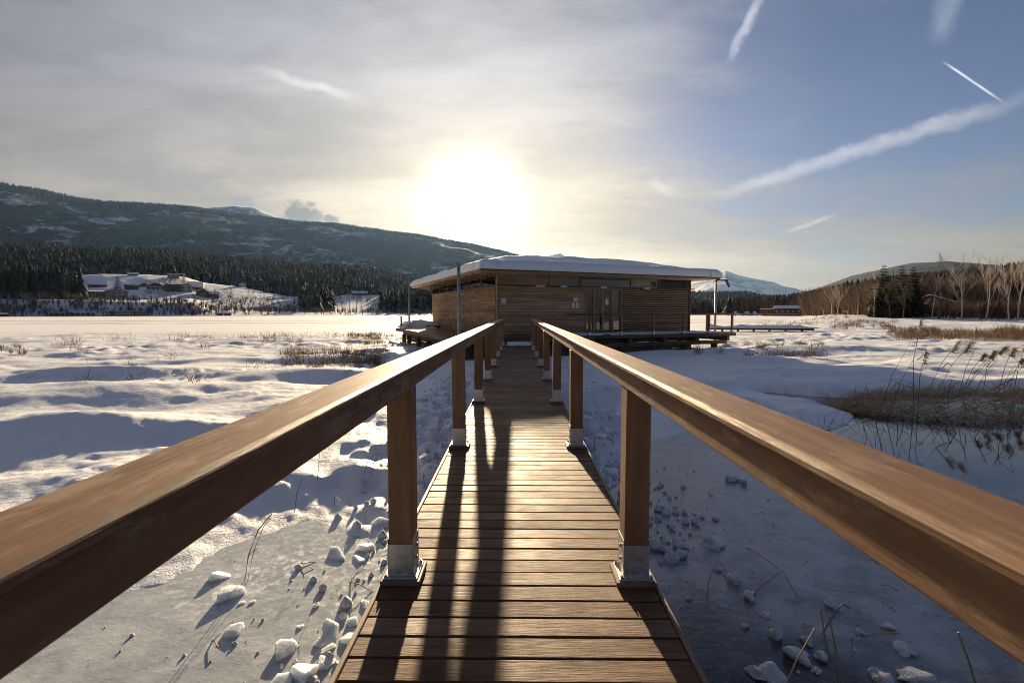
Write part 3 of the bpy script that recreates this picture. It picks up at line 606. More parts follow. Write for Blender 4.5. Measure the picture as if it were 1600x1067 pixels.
# clerestory: panes between studs
z0, z1 = WH+.062, 3.04
def cler(x0, x1, y0, y1, panel=None, frame=None):
    w_ = thing_part('window', hut)
    if panel: MB().box(x0, x1, y0, y1, z0, z1).build('panel', MAT[panel], w_)
    else: MB().box(x0, x1, y0, y1, z0, z1).build('pane', MAT['glass'], w_)
    if frame:
        f = .07; MB().box(x0, x1, y0-.03, y1+.03, z0+.001, z0+f).box(x0, x1, y0-.03, y1+.03, z1-.13, z1-.001).box(x0, x0+f, y0-.03, y1+.03, z0+f, z1-.13).box(x1-f, x1, y0-.03, y1+.03, z0+f, z1-.13).build('frame', MAT[frame], w_)
    return w_
def thing_part(n_, p_): o = link(n_, None, p_); o.empty_display_size = .1; return o
cler(.06, 2.9, .06, .09, 'hut_wood'); cler(2.96, 4.75, .06, .072, None, 'frame_wood'); cler(4.85, 8.05, .06, .072); cler(8.12, 9.95, .06, .072, None, 'frame_wood'); cler(10.25, 12.2, .06, .072)
for xx in (2.90, 4.77, 8.06, 9.97, 12.2): box('stud', MAT['beam_wood'], hut, xx, xx+.055 if xx < 9.9 else xx+.27*(xx < 10)+.13*(xx > 10), .05, .12, z0, z1)
for i in range(6):
    y0 = .3+i*2.32; cler(.06, .072, y0+.08, y0+2.30); box('stud', MAT['beam_wood'], hut, .03, .12, y0, y0+.075, z0, z1)
    cler(LA-.08, LA-.07, y0+.08, y0+2.30); box('stud', MAT['beam_wood'], hut, LA-.12, LA-.04, y0, y0+.075, z0, z1)
for i in range(4): cler(.3+i*3., 3.2+i*3., LB_-.08, LB_-.07)
# roof
RX0, RX1, RY0, RY1 = -1.35, LA+.95, -1.4, LB_+1.2
roof = box('roof', MAT['soffit_wood'], hut, RX0+.05, RX1-.05, RY0+.05, RY1-.05, 3.045, 3.09)
for i in range(13):
    yy = RY0+.5+i*1.3
    MB().prism([(RX0+.1, 3.044), (.0, 3.044), (.0, 2.90), (RX0+.1, 3.0)], yy, yy+.07).build('rafter', MAT['frame_wood'], roof)
MB().prism([(RX0, 3.05), (RX0+.05, 3.05), (RX0+.05, 3.16), (RX0, 3.16)], RY0, RY1).build('fascia', MAT['frame_wood'], roof)
MB().prism([(RX1-.05, 3.05), (RX1, 3.05), (RX1, 3.16), (RX1-.05, 3.16)], RY0, RY1).build('fascia', MAT['beam_wood'], roof)
MB().box(RX0+.052, RX1-.052, RY0, RY0+.05, 3.05, 3.155).build('fascia', MAT['frame_wood'], roof); MB().box(RX0-.06, RX1+.05, RY0-.09, RY0-.005, 3.12, 3.17).build('gutter', MAT['dark_metal'], roof)
MB().box(RX0+.05, RX1-.05, RY0+.05, RY1-.05, 3.092, 3.15).build('roof_deck', MAT['dark_panel'], roof)
MB().tube([(RX1-.2, RY0+.1, 3.02), (RX1+.55, RY0-.1, 3.0)], .035, 6).build('drain_arm', MAT['dark_metal'], hut); MB().box(RX1+.30, RX1+.36, RY0-.2, RY0-.02, 2.98, 3.04).build('hinge', MAT['dark_metal'], hut)
o = MB().box(-.04, .04, -.05, .05, -.50, 0).build('strut', MAT['dark_metal'], hut); o.location = (RX1+.33, RY0-.1, 3.03); o.rotation_euler = (0, R(-36), 0)
MB().tube([(RX0+.1, RY1-.3, 3.10), (RX0-1.1, RY1-.1, 3.06)], .035, 6).build('drain_spout', MAT['dark_metal'], hut)
MB().prism([(3.05, 3.6), (3.85, 3.6), (3.78, 4.36), (3.10, 4.36)], 5.0, 5.6).build('chimney', MAT['timber_dark'], roof)
for aa_, lw_ in ((2.1, .5), (3.55, .38), (6.05, .36), (8.95, .36)): box('wall_lamp', MAT['lamp_white'], hut, aa_, aa_+lw_, -.11, -.055, WH-.03, WH+.06)
# snow on the roof: a heightfield with rolled-over eaves
nx_, ny_ = 120, 130
ua = np.concatenate([np.linspace(0, .06, 18), np.linspace(.06, .94, nx_-36), np.linspace(.94, 1, 18)]); va = np.concatenate([np.linspace(0, .06, 18), np.linspace(.06, .94, ny_-36), np.linspace(.94, 1, 18)])
UA, VA = np.meshgrid(ua, va, indexing='ij'); SX = RX0-.10+(RX1-RX0+.2)*UA; SY = RY0-.12+(RY1-RY0+.2)*VA
dd = np.minimum(np.minimum(SX-(RX0-.10), (RX1+.10)-SX), np.minimum(SY-(RY0-.12), (RY1+.08)-SY))
dd2 = np.minimum(np.minimum(SX-RX0, RX1-SX)*1., np.minimum(SY-RY0, RY1-SY)); dd2 = np.maximum(dd2, 0)
prof = np.sqrt(np.clip(1-(1-np.clip(dd/.34, 0, 1))**2, 0, 1))
SZ = 3.165+.50*prof*(.9+.35*(fbm(SX/2.3, SY/2.3, 3, 91)-.5))+.80*sstep(dd2, -.3, 3.6)*(.75+.5*fbm(SX/3.5, SY/3.5, 3, 95))*.85+.05*(fbm(SX/.7, SY/.7, 3, 93)-.5)*prof
SX = SX+.07*(fbm(SX/.9, SY/.9, 3, 96)-.5)*(1-prof); SY = SY+.10*(fbm(SX/.9, SY/.9, 3, 97)-.5)*(1-prof)
V_ = np.stack([SX, SY, SZ], -1).reshape(-1, 3); k = ny_; i0 = (np.arange(nx_-1)[:, None]*k+np.arange(k-1)[None, :]).ravel()
V2 = V_.copy(); V2[:, 2] = 3.158; NV = len(V_)
T_ = np.concatenate([np.stack([i0, i0+k, i0+k+1, i0+1], -1), np.stack([i0+NV, i0+1+NV, i0+k+1+NV, i0+k+NV], -1)])
per = list(range(0, k-1))+[i*k+k-1 for i in range(nx_-1)]+[(nx_-1)*k+j for j in range(k-1, 0, -1)]+[i*k for i in range(nx_-1, 0, -1)]
T_ = np.concatenate([T_, np.array([(per[i], per[(i+1) % len(per)], per[(i+1) % len(per)]+NV, per[i]+NV) for i in range(len(per))])])
rs = np_mesh('roof_snow', np.concatenate([V_, V2]), T_, MAT['snow_smooth'], smooth=True, parent=roof)
# entrance
ent = box('door_frame', MAT['frame_wood'], hut, 5.11, 5.19, -.02, .14, 0, WH); 
for xx, w_ in ((5.62, .10), (6.83, .10), (7.38, .10)): MB().box(xx, xx+w_, -.02, .14, .0, WH-.08).build('stile', MAT['frame_wood'], ent)
MB().box(5.191, 7.48, -.02, .14, WH-.079, WH).build('head', MAT['frame_wood'], ent)
door = box('door', MAT['frame_wood'], hut, 5.73, 5.85, .02, .08, .06, WH-.085)
for q_ in ((6.19, 6.31, .02, .08, .06, WH-.085), (6.70, 6.82, .02, .08, .06, WH-.085), (5.851, 6.189, .02, .08, .06, .20), (6.311, 6.699, .02, .08, .06, .20), (5.851, 6.189, .02, .08, WH-.25, WH-.085), (6.311, 6.699, .02, .08, WH-.25, WH-.085)): MB().box(*q_).build('stile', MAT['frame_wood'], door)
for q_ in ((5.851, 6.189), (6.311, 6.699)): MB().box(q_[0], q_[1], .04, .05, .201, WH-.251).build('pane', MAT['glass'], door)
MB().tube([(5.80, -.05, .95), (5.80, -.05, 1.25)], .018, 8).tube([(5.80, -.05, .99), (5.80, .03, .99)], .01, 6).tube([(5.80, -.05, 1.21), (5.80, .03, 1.21)], .01, 6).build('handle', MAT['galvanised'], door)
for q_ in ((5.20, 5.615), (6.94, 7.375)):
    MB().box(q_[0], q_[1], .04, .05, .03, WH-.081).build('side_light', MAT['glass'], hut)
box('curtain', MAT['curtain'], hut, 7.06, 7.30, .16, .2, .05, WH-.1); box('curtain', MAT['curtain'], hut, 6.95, 7.02, .16, .2, .05, WH-.1)
box('shelf', MAT['plaster_white'], hut, 5.25, 7.3, .9, 1.2, .02, .42)
def notice(a, z, w_, h_, label, y=-.03):
    p = hut_w(a, y, z); o = MB().box(-w_/2, w_/2, -.004, 0, -h_/2, h_/2).build('notice', MAT['paper']); o.location = p; o.rotation_euler = (0, 0, HR); tag(o, label, 'notice', 'paper notices on the hut')
notice(4.50, 1.82, .27, .21, 'white paper notice above two others, left of the glass door'); notice(4.37, 1.50, .19, .32, 'left white paper of the lower pair on the plank wall'); notice(4.60, 1.50, .19, .32, 'right white paper of the lower pair, nearest the glass door')
notice(.33, 1.70, .27, .25, 'white paper notice on the plank wall above the left railing end'); notice(6.52, 1.72, .20, .34, 'white paper stuck inside the glass of the hut door', .036)
# terrace
ter = thing('terrace', 'raised timber terrace on piles around the hut', 'terrace', HC, HR)
TX0, TX1, TY0, TY1 = -2.9, 13.35, -2.5, 12.2
for i in range(17): box('plank', MAT['beam_wood'], ter, TX0, TX1, TY0+i*.147, TY0+i*.147+.139, -.03, 0)
for i in range(19): box('plank', MAT['trim_wood'], ter, TX0+i*.152, TX0+i*.152+.144, .0, TY1, -.031, 0)
for i in range(6): box('plank', MAT['beam_wood'], ter, LA+.12+i*.148, LA+.12+i*.148+.14, 0, TY1, -.031, 0)
box('edge_beam', MAT['beam_wood'], ter, TX0, TX1, TY0-.05, TY0-.002, -.17, -.002); box('edge_beam', MAT['trim_wood'], ter, TX0-.05, TX0-.002, TY0-.05, TY1, -.20, -.002)
box('edge_beam', MAT['beam_wood'], ter, TX1+.002, TX1+.05, TY0-.05, TY1, -.17, -.002); box('edge_beam', MAT['trim_wood'], ter, TX0-.2, 0, TY1+.002, TY1+.06, -.20, -.002)
for i, xx in enumerate(np.linspace(TX0+.4, TX1-.5, 8)): box('joist', MAT['beam_wood'], ter, xx-.09, xx+.09, TY0-.03, TY1, -.42, -.172)
for i in range(4): box('skirt_board', MAT['beam_wood'], ter, TX0+.3, 10.7, TY0+.5, TY0+.54, -.42-i*.19, -.245-i*.19)
for i in range(3): box('skirt_board', MAT['beam_wood'], ter, TX0+.45, TX0+.49, TY0+.54, TY1-.5, -.42-i*.19, -.245-i*.19)
box('girder', MAT['beam_wood'], ter, TX0+.3, TX1-.2, TY0+.35, TY0+.49, -.62, -.422)
for xx in np.linspace(TX0+.6, TX1-1.1, 8): MB().tube([(xx, TY0+.42, -1.9), (xx, TY0+.42, -.624)], .17, 10).build('pile', MAT['beam_wood'], ter, True)
for yy in (1.5, 4.2, 7, 10, 12): 
    MB().tube([(TX0+.35, yy, -1.9), (TX0+.35, yy, -.424)], .14, 10).build('pile', MAT['beam_wood'], ter, True); MB().tube([(TX1-.4, yy, -1.9), (TX1-.4, yy, -.424)], .15, 10).build('pile', MAT['beam_wood'], ter, True)
box('step', MAT['beam_wood'], ter, -.15, 2.3, TY0-.42, TY0-.06, -.20, -.10)
box('bench', MAT['beam_wood'], ter, -1.15, -.1, 11.2, 11.5, .01, .22)
trl = thing('railing', 'dark timber railing along the front edge of the hut terrace', 'railing', HC, HR)
tpx = [3.9, 5.75, 7.75, 9.75, 11.5, 13.2]
for xx in tpx:
    o = box('post', MAT['post_wood'], trl, xx-.05, xx+.05, TY0+.02, TY0+.12, .13, .99); box('steel_shoe', MAT['galvanised'], trl, xx-.055, xx+.055, TY0+.015, TY0+.125, .002, .17)
box('handrail', MAT['rail_wood'], trl, 2.6, 13.3, TY0-.01, TY0+.14, 1.075, 1.10); box('rail_beam', MAT['beam_wood'], trl, 2.6, 13.28, TY0+.02, TY0+.12, .992, 1.073)
for yy in (-.6, 1.4): box('post', MAT['post_wood'], trl, 13.17, 13.27, yy, yy+.1, .002, .99)
box('rail_beam', MAT['beam_wood'], trl, 13.16, 13.28, TY0+.142, 2.2, .992, 1.07)
# tall poles with wooden caps
def pole(loc, h, r_, label):
    t = thing('lamp_pole', label, 'pole', loc, 0, 'poles around the hut')
    MB().tube([(0, 0, -.9), (0, 0, h-.28)], r_, 12).build('shaft', MAT['pole_steel'], t, True); MB().tube([(0, 0, h-.278), (0, 0, h)], r_*1.03, 12).build('cap', MAT['pole_cap_wood'], t, True)
def pz(px, y, zt): p = at_r(px, HZ, y); return p
p = at_r(717, HZ, 20.55); zt = at_r(717, 411, 20.55).z; pole((p.x, p.y, -.75), zt+.75, .072, 'tall grey steel pole with wooden cap in front of the left eave of the hut')
p = at_r(639.5, HZ, 36.5); zt = at_r(639.5, 439, 36.5).z; pole((p.x, p.y, -.75), zt+.75, .085, 'grey steel pole with wooden cap beyond the far left corner of the terrace')
p = hut_w(13.15, -1.25); t = thing('eave_pole', 'thin pole standing under the right tip of the roof', 'pole', (p.x, p.y, -.9)); MB().tube([(0, 0, -.4), (0, 0, 4.02)], .062, 10).build('shaft', MAT['pole_steel'], t, True); MB().box(-.1, .1, -.1, .1, 4.022, 4.05).build('head_plate', MAT['dark_metal'], t)
p = hut_w(-2.75, 12.0); t = thing('mooring_post', 'short dark post at the far left corner of the terrace', 'post', (p.x, p.y, DZ_)); MB().tube([(0, 0, 0), (0, 0, .82)], .06, 8).build('shaft', MAT['beam_wood'], t, True); MB().tube([(0, 0, .822), (0, 0, .86)], .07, 8).build('cap', MAT['beam_wood'], t, True)
# loose snow on the walk and the terrace
def snow_heap(name, label, f, x0, x1, y0, y1, h, seed, loc=(0, 0, 0), rz=0, n=40, fx=.25, fy=.25):
    X, Y = np.meshgrid(np.linspace(x0, x1, n), np.linspace(y0, y1, n), indexing='ij')
    u = (X-x0)/(x1-x0); v = (Y-y0)/(y1-y0)
    e = np.minimum(np.minimum(u, 1-u)/fx, np.minimum(v, 1-v)/fy)+1.1*(fbm(X/f, Y/f, 3, seed)-.62)
    Z = h*np.clip(e, -.2, 1)**1*(.75+.6*(fbm(X/f*1.7, Y/f*1.7, 3, seed+4)-.5)); Z = np.where(e > 0, h*np.sqrt(np.clip(e, 0, 1))*(.7+.8*(fbm(X/f, Y/f, 3, seed+3)-.3)), -.02)
    V = np.stack([X, Y, Z], -1).reshape(-1, 3); i0 = (np.arange(n-1)[:, None]*n+np.arange(n-1)[None, :]).ravel()
    keep = (Z.reshape(-1)[np.stack([i0, i0+n, i0+n+1, i0+1], -1)] > -.01).any(1)
    o = np_mesh(name, V, np.stack([i0, i0+n, i0+n+1, i0+1], -1)[keep], MAT['snow_lump'], smooth=True); o.location = loc; o.rotation_euler = (0, 0, rz)
    return tag(o, label, 'snow')
snow_heap('snow_patch', 'patch of trodden snow on the far end of the boardwalk', .3, -.45, .62, 18.8, 21.4, .045, 3, (0, 0, .002))
snow_heap('snow_strip', 'long strip of snow lying on the terrace below the hut door', .5, 2.4, 12.9, -2.35, -.9, .10, 5, (HC[0], HC[1], DZ_+.002), HR, 90, .05, .2)
snow_heap('snow_bank', 'bank of snow on the far left end of the terrace', .9, -2.8, .2, 10.9, 15.2, .55, 9, (HC[0], HC[1], DZ_+.002), HR, 40)
# ------------------------------------------------------------------ village across the lake
FWD = CM @ Vector((0, 0, -1))
def mpp(p): return (Vector(p)-camo.location).dot(FWD)/F
def house(name, label, cat, px0, px1, yb, ye, yr, wall, roof_m, axis='x', snowy=True, rows=1, cols=4, p=None, rz=0., depth=None, group='houses of the village', win='window_dark', balcony=False):
    p = p or on_shore((px0+px1)/2, yb); s = mpp(p); W = (px1-px0)*s; H = (yb-ye)*s; G = max((ye-yr)*s, .15); Dp = depth or min(max(W*.6, 5), 11)
    t = thing(name, label, cat, (p.x, p.y, p.z-.3), -math.atan2(p.x, p.y)+rz, group)
    H += .3; x0, x1, y0, y1 = -W/2, W/2, 0, Dp; e = .6
    if axis == 'x':
        MB().box(x0, x1, y0, y1, -2, H).build('wall', MAT[wall], t)
        MB().prism([(y0, H+.001), (y1, H+.001), ((y0+y1)/2, H+G*.9)], x0+.001, x1-.001, 'x').build('gable', MAT[wall], t)
        rp = lambda o, th: [(y0-e, H-.15+o), ((y0+y1)/2, H+G+o), (y1+e, H-.15+o), (y1+e, H-.15+o+th), ((y0+y1)/2, H+G+o+th), (y0-e, H-.15+o+th)]
        r_ = MB().prism(rp(.05, .2), x0-e, x1+e, 'x').build('roof', MAT[roof_m], t)
        if snowy: MB().prism(rp(.252, .32), x0-e+.15, x1+e-.15, 'x').build('roof_snow', MAT['snow_smooth'], r_, bevel=.06)
    else:
        MB().box(x0, x1, y0, y1, -2, H).build('wall', MAT[wall], t)
        MB().prism([(x0+.1, H+.001), (x1-.1, H+.001), (0, H+G*.92)], y0+.001, y1-.001).build('gable', MAT['timber_dark'] if balcony else MAT[wall], t)
        rp = lambda o, th: [(x0-e, H-.2+o), (0, H+G+o), (x1+e, H-.2+o), (x1+e, H-.2+o+th), (0, H+G+o+th), (x0-e, H-.2+o+th)]
        r_ = MB().prism(rp(.05, .22), y0-1.0, y1+e).build('roof', MAT[roof_m], t)
        if snowy: MB().prism(rp(.272, .28), y0-.75, y1+e-.2).build('roof_snow', MAT['snow_smooth'], r_, bevel=.06)
    MB().box(W*.18, W*.18+.7, Dp*.55, Dp*.55+.7, H, H+G+.9).build('chimney', MAT['plaster_grey'], r_)
    ww = min(1.3, W/cols*.5); hh = min(1.35, H/rows*.5)
    for j in range(rows):
        for i in range(cols):
            cx_ = x0+W*(i+.5)/cols; cz = .3+(H-.3)*(j+.55)/rows
            w_ = MB().box(cx_-ww/2, cx_+ww/2, -.06, -.005, cz-hh/2, cz+hh/2).build('window', MAT['timber_dark'], t); MB().box(cx_-ww/2+.12, cx_+ww/2-.12, -.075, -.062, cz-hh/2+.12, cz+hh/2-.12).build('pane', MAT[win], w_)
        if balcony and j: 
            zc = .3+(H-.3)*j/rows; MB().box(x0+.2, x1-.2, -1.2, -.01, zc-.1, zc).build('balcony', MAT['timber_dark'], t); MB().box(x0+.2, x1-.2, -1.2, -1.12, zc+.02, zc+.75).build('balustrade', MAT['timber_dark'], t)
    return t
house('hotel_wing', 'long low two-storey building under a flat snowy roof on the bank', 'building', 119, 170, 464.5, 456, 454.6, 'timber_dark', 'roof_tile', 'x', True, 2, 11, win='plaster_cream')
house('hotel_house', 'pale gable-ended block joined right of the long low building', 'building', 170.5, 198, 465.5, 455.5, 451.5, 'plaster_grey', 'roof_tile', 'y', True, 2, 4)
house('farmhouse', 'low house with a broad snowy roof above the long building', 'house', 143, 166, 449, 445.5, 440.5, 'timber_dark', 'roof_tile', 'x', True, 1, 5)
house('barn', 'small snow-roofed barn at the top edge of the white field', 'barn', 203.5, 216.5, 431, 429, 426.5, 'timber_dark', 'roof_tile', 'x', True, 1, 2)
house('cottage', 'small dark cottage just left of the chalet with balconies', 'house', 199, 216, 453, 449, 445.5, 'timber_dark', 'roof_tile', 'x', False, 1, 3)
house('chalet', 'chalet with wide dark gable and white balcony front in the village', 'house', 233, 257, 454, 447.5, 442.5, 'plaster_white', 'roof_tile', 'y', False, 2, 4, balcony=True)
house('farmhouse', 'brown farmhouse between the chalet and the yellow crane', 'house', 262, 283, 456, 450, 444.5, 'timber_dark', 'roof_tile', 'x', False, 1, 4)
house('apartment_block', 'grey flat block behind the field, left of the crane', 'building', 265.5, 281, 435, 428.5, 428, 'plaster_grey', 'roof_tile', 'x', False, 2, 3)
house('house', 'grey house standing behind the yellow crane', 'house', 285, 300, 456, 448, 443.5, 'plaster_cream', 'roof_tile', 'y', True, 2, 2)
house('farmhouse', 'house with the biggest snowy roof slope, right of the crane', 'house', 297, 316, 453, 449, 441, 'timber_dark', 'roof_tile', 'x', True, 1, 3)
house('farmhouse', 'brown gabled house below the crane at the foot of the white slope', 'house', 309, 326, 464, 457, 451, 'timber_dark', 'roof_tile', 'y', True, 1, 3)
house('house', 'snow-capped house at the right end of the village above the shore trees', 'house', 328, 342, 466, 460, 456, 'timber_dark', 'roof_tile', 'x', True, 1, 3)
house('house', 'small white house highest at the right edge of the village', 'house', 376, 385, 447, 442.5, 439.5, 'plaster_white', 'roof_tile', 'y', True, 1, 2)
house('house', 'brown house in a row behind the field, above the chalet', 'house', 222, 232, 449, 446, 442.5, 'timber_dark', 'roof_tile', 'y', False, 1, 2)
house('farmhouse', 'low farmhouse at the top of the snowy clearing left of the hut', 'house', 551, 574, 461.5, 458.5, 455.2, 'timber_dark', 'roof_tile', 'x', True, 1, 5)
house('house', 'pale house on the far shore between the pole and the hut', 'house', 636, 648, 488, 481, 476, 'plaster_white', 'roof_tile', 'y', True, 2, 2)
# lakeside buildings
def pavilion(name, label, px0, px1, yt, levels, roofm, postm, n):
    p = at_r((px0+px1)/2, HZ, 352); p.z = ICE+.2; s = mpp(p); W = (px1-px0)*s; H = (491.5-yt)*s
    t = thing(name, label, 'pavilion', p, -math.atan2(p.x, p.y), 'buildings at the water')
    box('back_wall', MAT['timber_dark'], t, -W/2, W/2, 3.4, 3.6, 0, H-.3)
    for l in range(levels):
        zt = H*(l+1)/levels; box('floor_slab', MAT[roofm], t, -W/2-.3, W/2+.3, -.2, 3.8, zt-.35, zt)
        for i in range(n+1):
            x = -W/2+W*i/n; box('post', MAT[postm], t, x-.14, x+.14, -.05, .2, zt-H/levels+(.001 if l else -1), zt-.351)
        for i in range(n): box('pane', MAT['window_dark'], t, -W/2+W*i/n+.2, -W/2+W*(i+1)/n-.2, 1.2, 1.25, zt-H/levels+.05, zt-.4)
pavilion('shore_pavilion', 'long flat-roofed pavilion with pale columns at the left shore', 86, 140, 485.5, 1, 'snow_smooth', 'plaster_white', 9)
pavilion('bathing_pier', 'two-level white-posted bathing terrace at the water below the village', 167, 221, 484.2, 2, 'plaster_white', 'plaster_white', 16)
for x0_, x1_, lab in ((0, 10, 'small snow-roofed boathouse at the far left edge of the shore'), (340, 348, 'left of two small sheds at the water right of the bathing terrace'), (350.5, 360, 'right of two small sheds at the water right of the bathing terrace')):
    p = at_r((x0_+x1_)/2, HZ, 350); p.z = ICE+.3; house('boat_shed', lab, 'shed', x0_, x1_, 491.5, 489.3, 487.6, 'timber_dark', 'roof_tile', 'x', True, 1, 2, p=p, depth=4, group='boat sheds on the far shore')
# crane
p = on_shore(289, 452); s = mpp(p); t = thing('crane', 'yellow construction crane standing among the village houses', 'crane', p)
m_ = MB(); H = (452-429)*s; g = .5
for x_, y_ in ((-g, -g), (g, -g), (g, g), (-g, g)): m_.tube([(x_, y_, -1), (x_, y_, H)], .16, 4)
for k in range(9): m_.tube([(-g, -g, H*k/9), (g, -g, H*(k+1)/9)], .12, 4)
m_.build('mast', MAT['crane_yellow'], t); MB().box(-4, 2.2, -.3, .3, H+.001, H+.7).build('jib', MAT['crane_yellow'], t); MB().box(.7, 1.8, -.7, .7, H-1.8, H-.3).build('cab', MAT['plaster_grey'], t)
# ------------------------------------------------------------------ trees that can be told apart
def bare_tree(seed, H, spread, r0, levels=4, lean=0., nb=(3, 5), up=.55, twig=.012):
    q = random.Random(seed); tr = MB(); cr = MB()
    def grow(mb, p, d, L, r, lev):
        pts = [p]; rad = [r]; n = 4 if lev == 0 else 3
        for i in range(n):
            d = (d+Vector((q.gauss(0, .10), q.gauss(0, .10), q.gauss(.03, .06)))*(.6 if lev == 0 else 1.3)).normalized(); p = p+d*(L/n); pts.append(p); rad.append(max(r*(1-.8*(i+1)/n), twig))
        mb.tube(pts, rad, 6 if lev == 0 else (4 if lev == 1 else 3), False)
        if lev >= levels: return
        k = q.randint(*nb)+(4 if lev == 0 else 0)
        for j in range(k):
            f = q.uniform(.30 if lev == 0 else .2, .98); seg = min(int(f*n), n-1); bp = pts[seg].lerp(pts[seg+1], f*n-seg)
            an = q.uniform(0, 6.28); side = Vector((math.cos(an), math.sin(an), 0)); nd = (d*up+side*spread+Vector((0, 0, .25))).normalized()
            grow(cr, bp, nd, L*q.uniform(.38, .60)*(1.1-.45*f if lev == 0 else 1), max(rad[seg]*.42, twig), lev+1)
    grow(tr, Vector((0, 0, -.3)), Vector((lean, 0, 1)).normalized(), H*.92, r0, 0); return tr, cr
def place_tree(name, label, cat, meshes, loc, sc_, rz, group):
    t = thing(name, label, cat, loc, rz, group); t.scale = (sc_,)*3
    link('trunk', meshes[0], t); link('crown', meshes[1], t); return t
def tree_meshes(seed, H, spread, r0, tm, cm, **k):
    a, c = bare_tree(seed, H, spread, r0, **k); return a.mesh('trunk', MAT[tm], True), c.mesh('crown', MAT[cm])
far_v = [tree_meshes(100+i, 10, .55+.1*(i % 3), .17, 'bark_dark', 'bark_dark' if i % 2 else 'bark_brown', levels=3, twig=.03) for i in range(6)]
xs = sorted([206, 232, 251, 262, 268, 305, 318, 330, 338, 347, 353, 362, 369, 376, 383, 391, 399, 408, 418, 427, 437, 448, 458, 469, 481, 497, 509, 520, 527, 535, 546, 557, 566, 575, 584, 592, 604, 617])
for i, x_ in enumerate(xs):
    yb = 489.5-random.uniform(0, 3.5) if x_ > 320 else random.uniform(472, 487); p = on_shore(x_, yb); s_ = mpp(p)*random.uniform(18, 33)/10
    if x_ in (262, 268): s_ = mpp(p)*38/10
    place_tree('bare_tree', f'leafless tree on the far shore, {ORD[i]} from the left', 'tree', far_v[i % 6], p, s_, random.uniform(0, 6), 'bare trees along the far shore')
def spruce(seed, H, Rm, whorls=34):
    q = random.Random(seed); tr = MB().tube([(0, 0, -.3), (0, 0, H*.5), (0, 0, H)], [H*.016, H*.009, .02], 7)
    V = []; T = []; C = []
    for k in range(whorls):
        f = k/whorls; z = H*(.04+.95*f); rad = Rm*(1-f)**.8*q.uniform(.85, 1.1)+.2; nb = int(6+7*(1-f))
        for j in range(nb):
            an = 6.283*(j+q.random()*.8)/nb+k; L = rad*q.uniform(.65, 1.12); ca, sa = math.cos(an), math.sin(an); dr = -.22*L*q.uniform(.5, 1.6)
            g = q.uniform(.65, 1.3)
            for m__ in range(9):
                u = .18+.82*(m__+q.random()*.7)/9; bx, by, bz = ca*L*u, sa*L*u, z+dr*u*u+.10*L*u; wd = .26*L*(1.15-u)+.12; a2 = an+q.choice((-1, 1))*q.uniform(.45, 1.0); l2 = wd*q.uniform(.8, 1.4)
                tx, ty, tz_ = bx+math.cos(a2)*l2, by+math.sin(a2)*l2, bz-.16*l2*q.uniform(.2, 2.4); k0 = len(V); px_, py_ = -math.sin(a2)*.2*l2**.6, math.cos(a2)*.2*l2**.6
                V += [(bx-px_, by-py_, bz), (bx+px_, by+py_, bz-.03), (tx, ty, tz_), (bx*.97, by*.97, bz-.5*l2)]; T += [(k0, k0+1, k0+2), (k0, k0+2, k0+3)]; C += [(.020*g, .030*g, .016*g)]*4
    return tr, np.array(V), np.array(T), np.array(C)
def place_spruce(px, yt, yb, r_, label, Rf, seed, loc=None, whorls=34):
    p = loc or at_r(px, HZ, r_)
    if not loc: p.z = float(snow_h(np.array([p.x]), np.array([p.y]))[0])
    s_ = mpp(p); zt = CAMZ+(HZ-yt)*s_; H = zt-p.z; tr, V, T, C = spruce(seed, H, Rf*s_, whorls)
    t = thing('spruce_tree', label, 'tree', p, 0, 'spruce trees'); tr.build('trunk', MAT['bark_dark'], t, True); np_mesh('crown', V, T, MAT['tinted'], C, parent=t)
place_spruce(1378, 412, 490, 138, 'leftmost and tallest of three dark spruces by the marsh', 25, 1); place_spruce(1406, 414, 490, 142, 'middle one of three dark spruces by the marsh', 19, 2); place_spruce(1424, 416, 490, 137, 'rightmost of three dark spruces by the marsh', 25, 3)
place_spruce(186, 428.5, 455, 0, 'lone dark spruce between the village houses', 8.5, 4, on_shore(186, 455), 18)
bt = [(1366, 442, .9, 'bark_birch', 'slim pale trunk at the left foot of the three spruces', .16), (1392, 456, .55, 'bark_brown', 'small twiggy tree in front of the left spruce', .3), (1411, 455, .5, 'bark_brown', 'small twiggy tree in front of the right spruce', .3), (1457, 443, -.13, 'bark_birch', 'slim pale birch leaning left, right of the spruces', .15),
      (1467, 424, .0, 'bark_brown', 'tall faint birch behind the leaning pale one', .25), (1503, 421, .03, 'bark_birch', 'broad many-stemmed birch with fan of pale limbs', .6), (1533, 431, .0, 'bark_dark', 'straight dark leafless tree between the two tall pale birches', .2), (1541, 420, .12, 'bark_birch', 'tall pale birch leaning right', .28),
      (1578, 428, -.05, 'bark_birch', 'pale birch just left of the rightmost birch', .3), (1591, 413, .01, 'bark_birch', 'rightmost tall birch at the picture edge', .3), (1300, 451, -.05, 'bark_birch', 'pale birch of a pair, left of the wide old tree', .3), (1308, 453, .05, 'bark_birch', 'right birch of the pair, next to the wide old tree', .3), (1337, 447, .03, 'bark_dark', 'wide spreading dark old tree left of the spruces', .95), (1560, 440, .02, 'bark_brown', 'brown bushy tree between the leaning birch and the rightmost ones', .5), (1484, 452, 0, 'bark_brown', 'low brown tree beside the many-stemmed birch', .5), (1276, 462, 0, 'bark_brown', 'small brown tree right of the red boathouse', .5)]
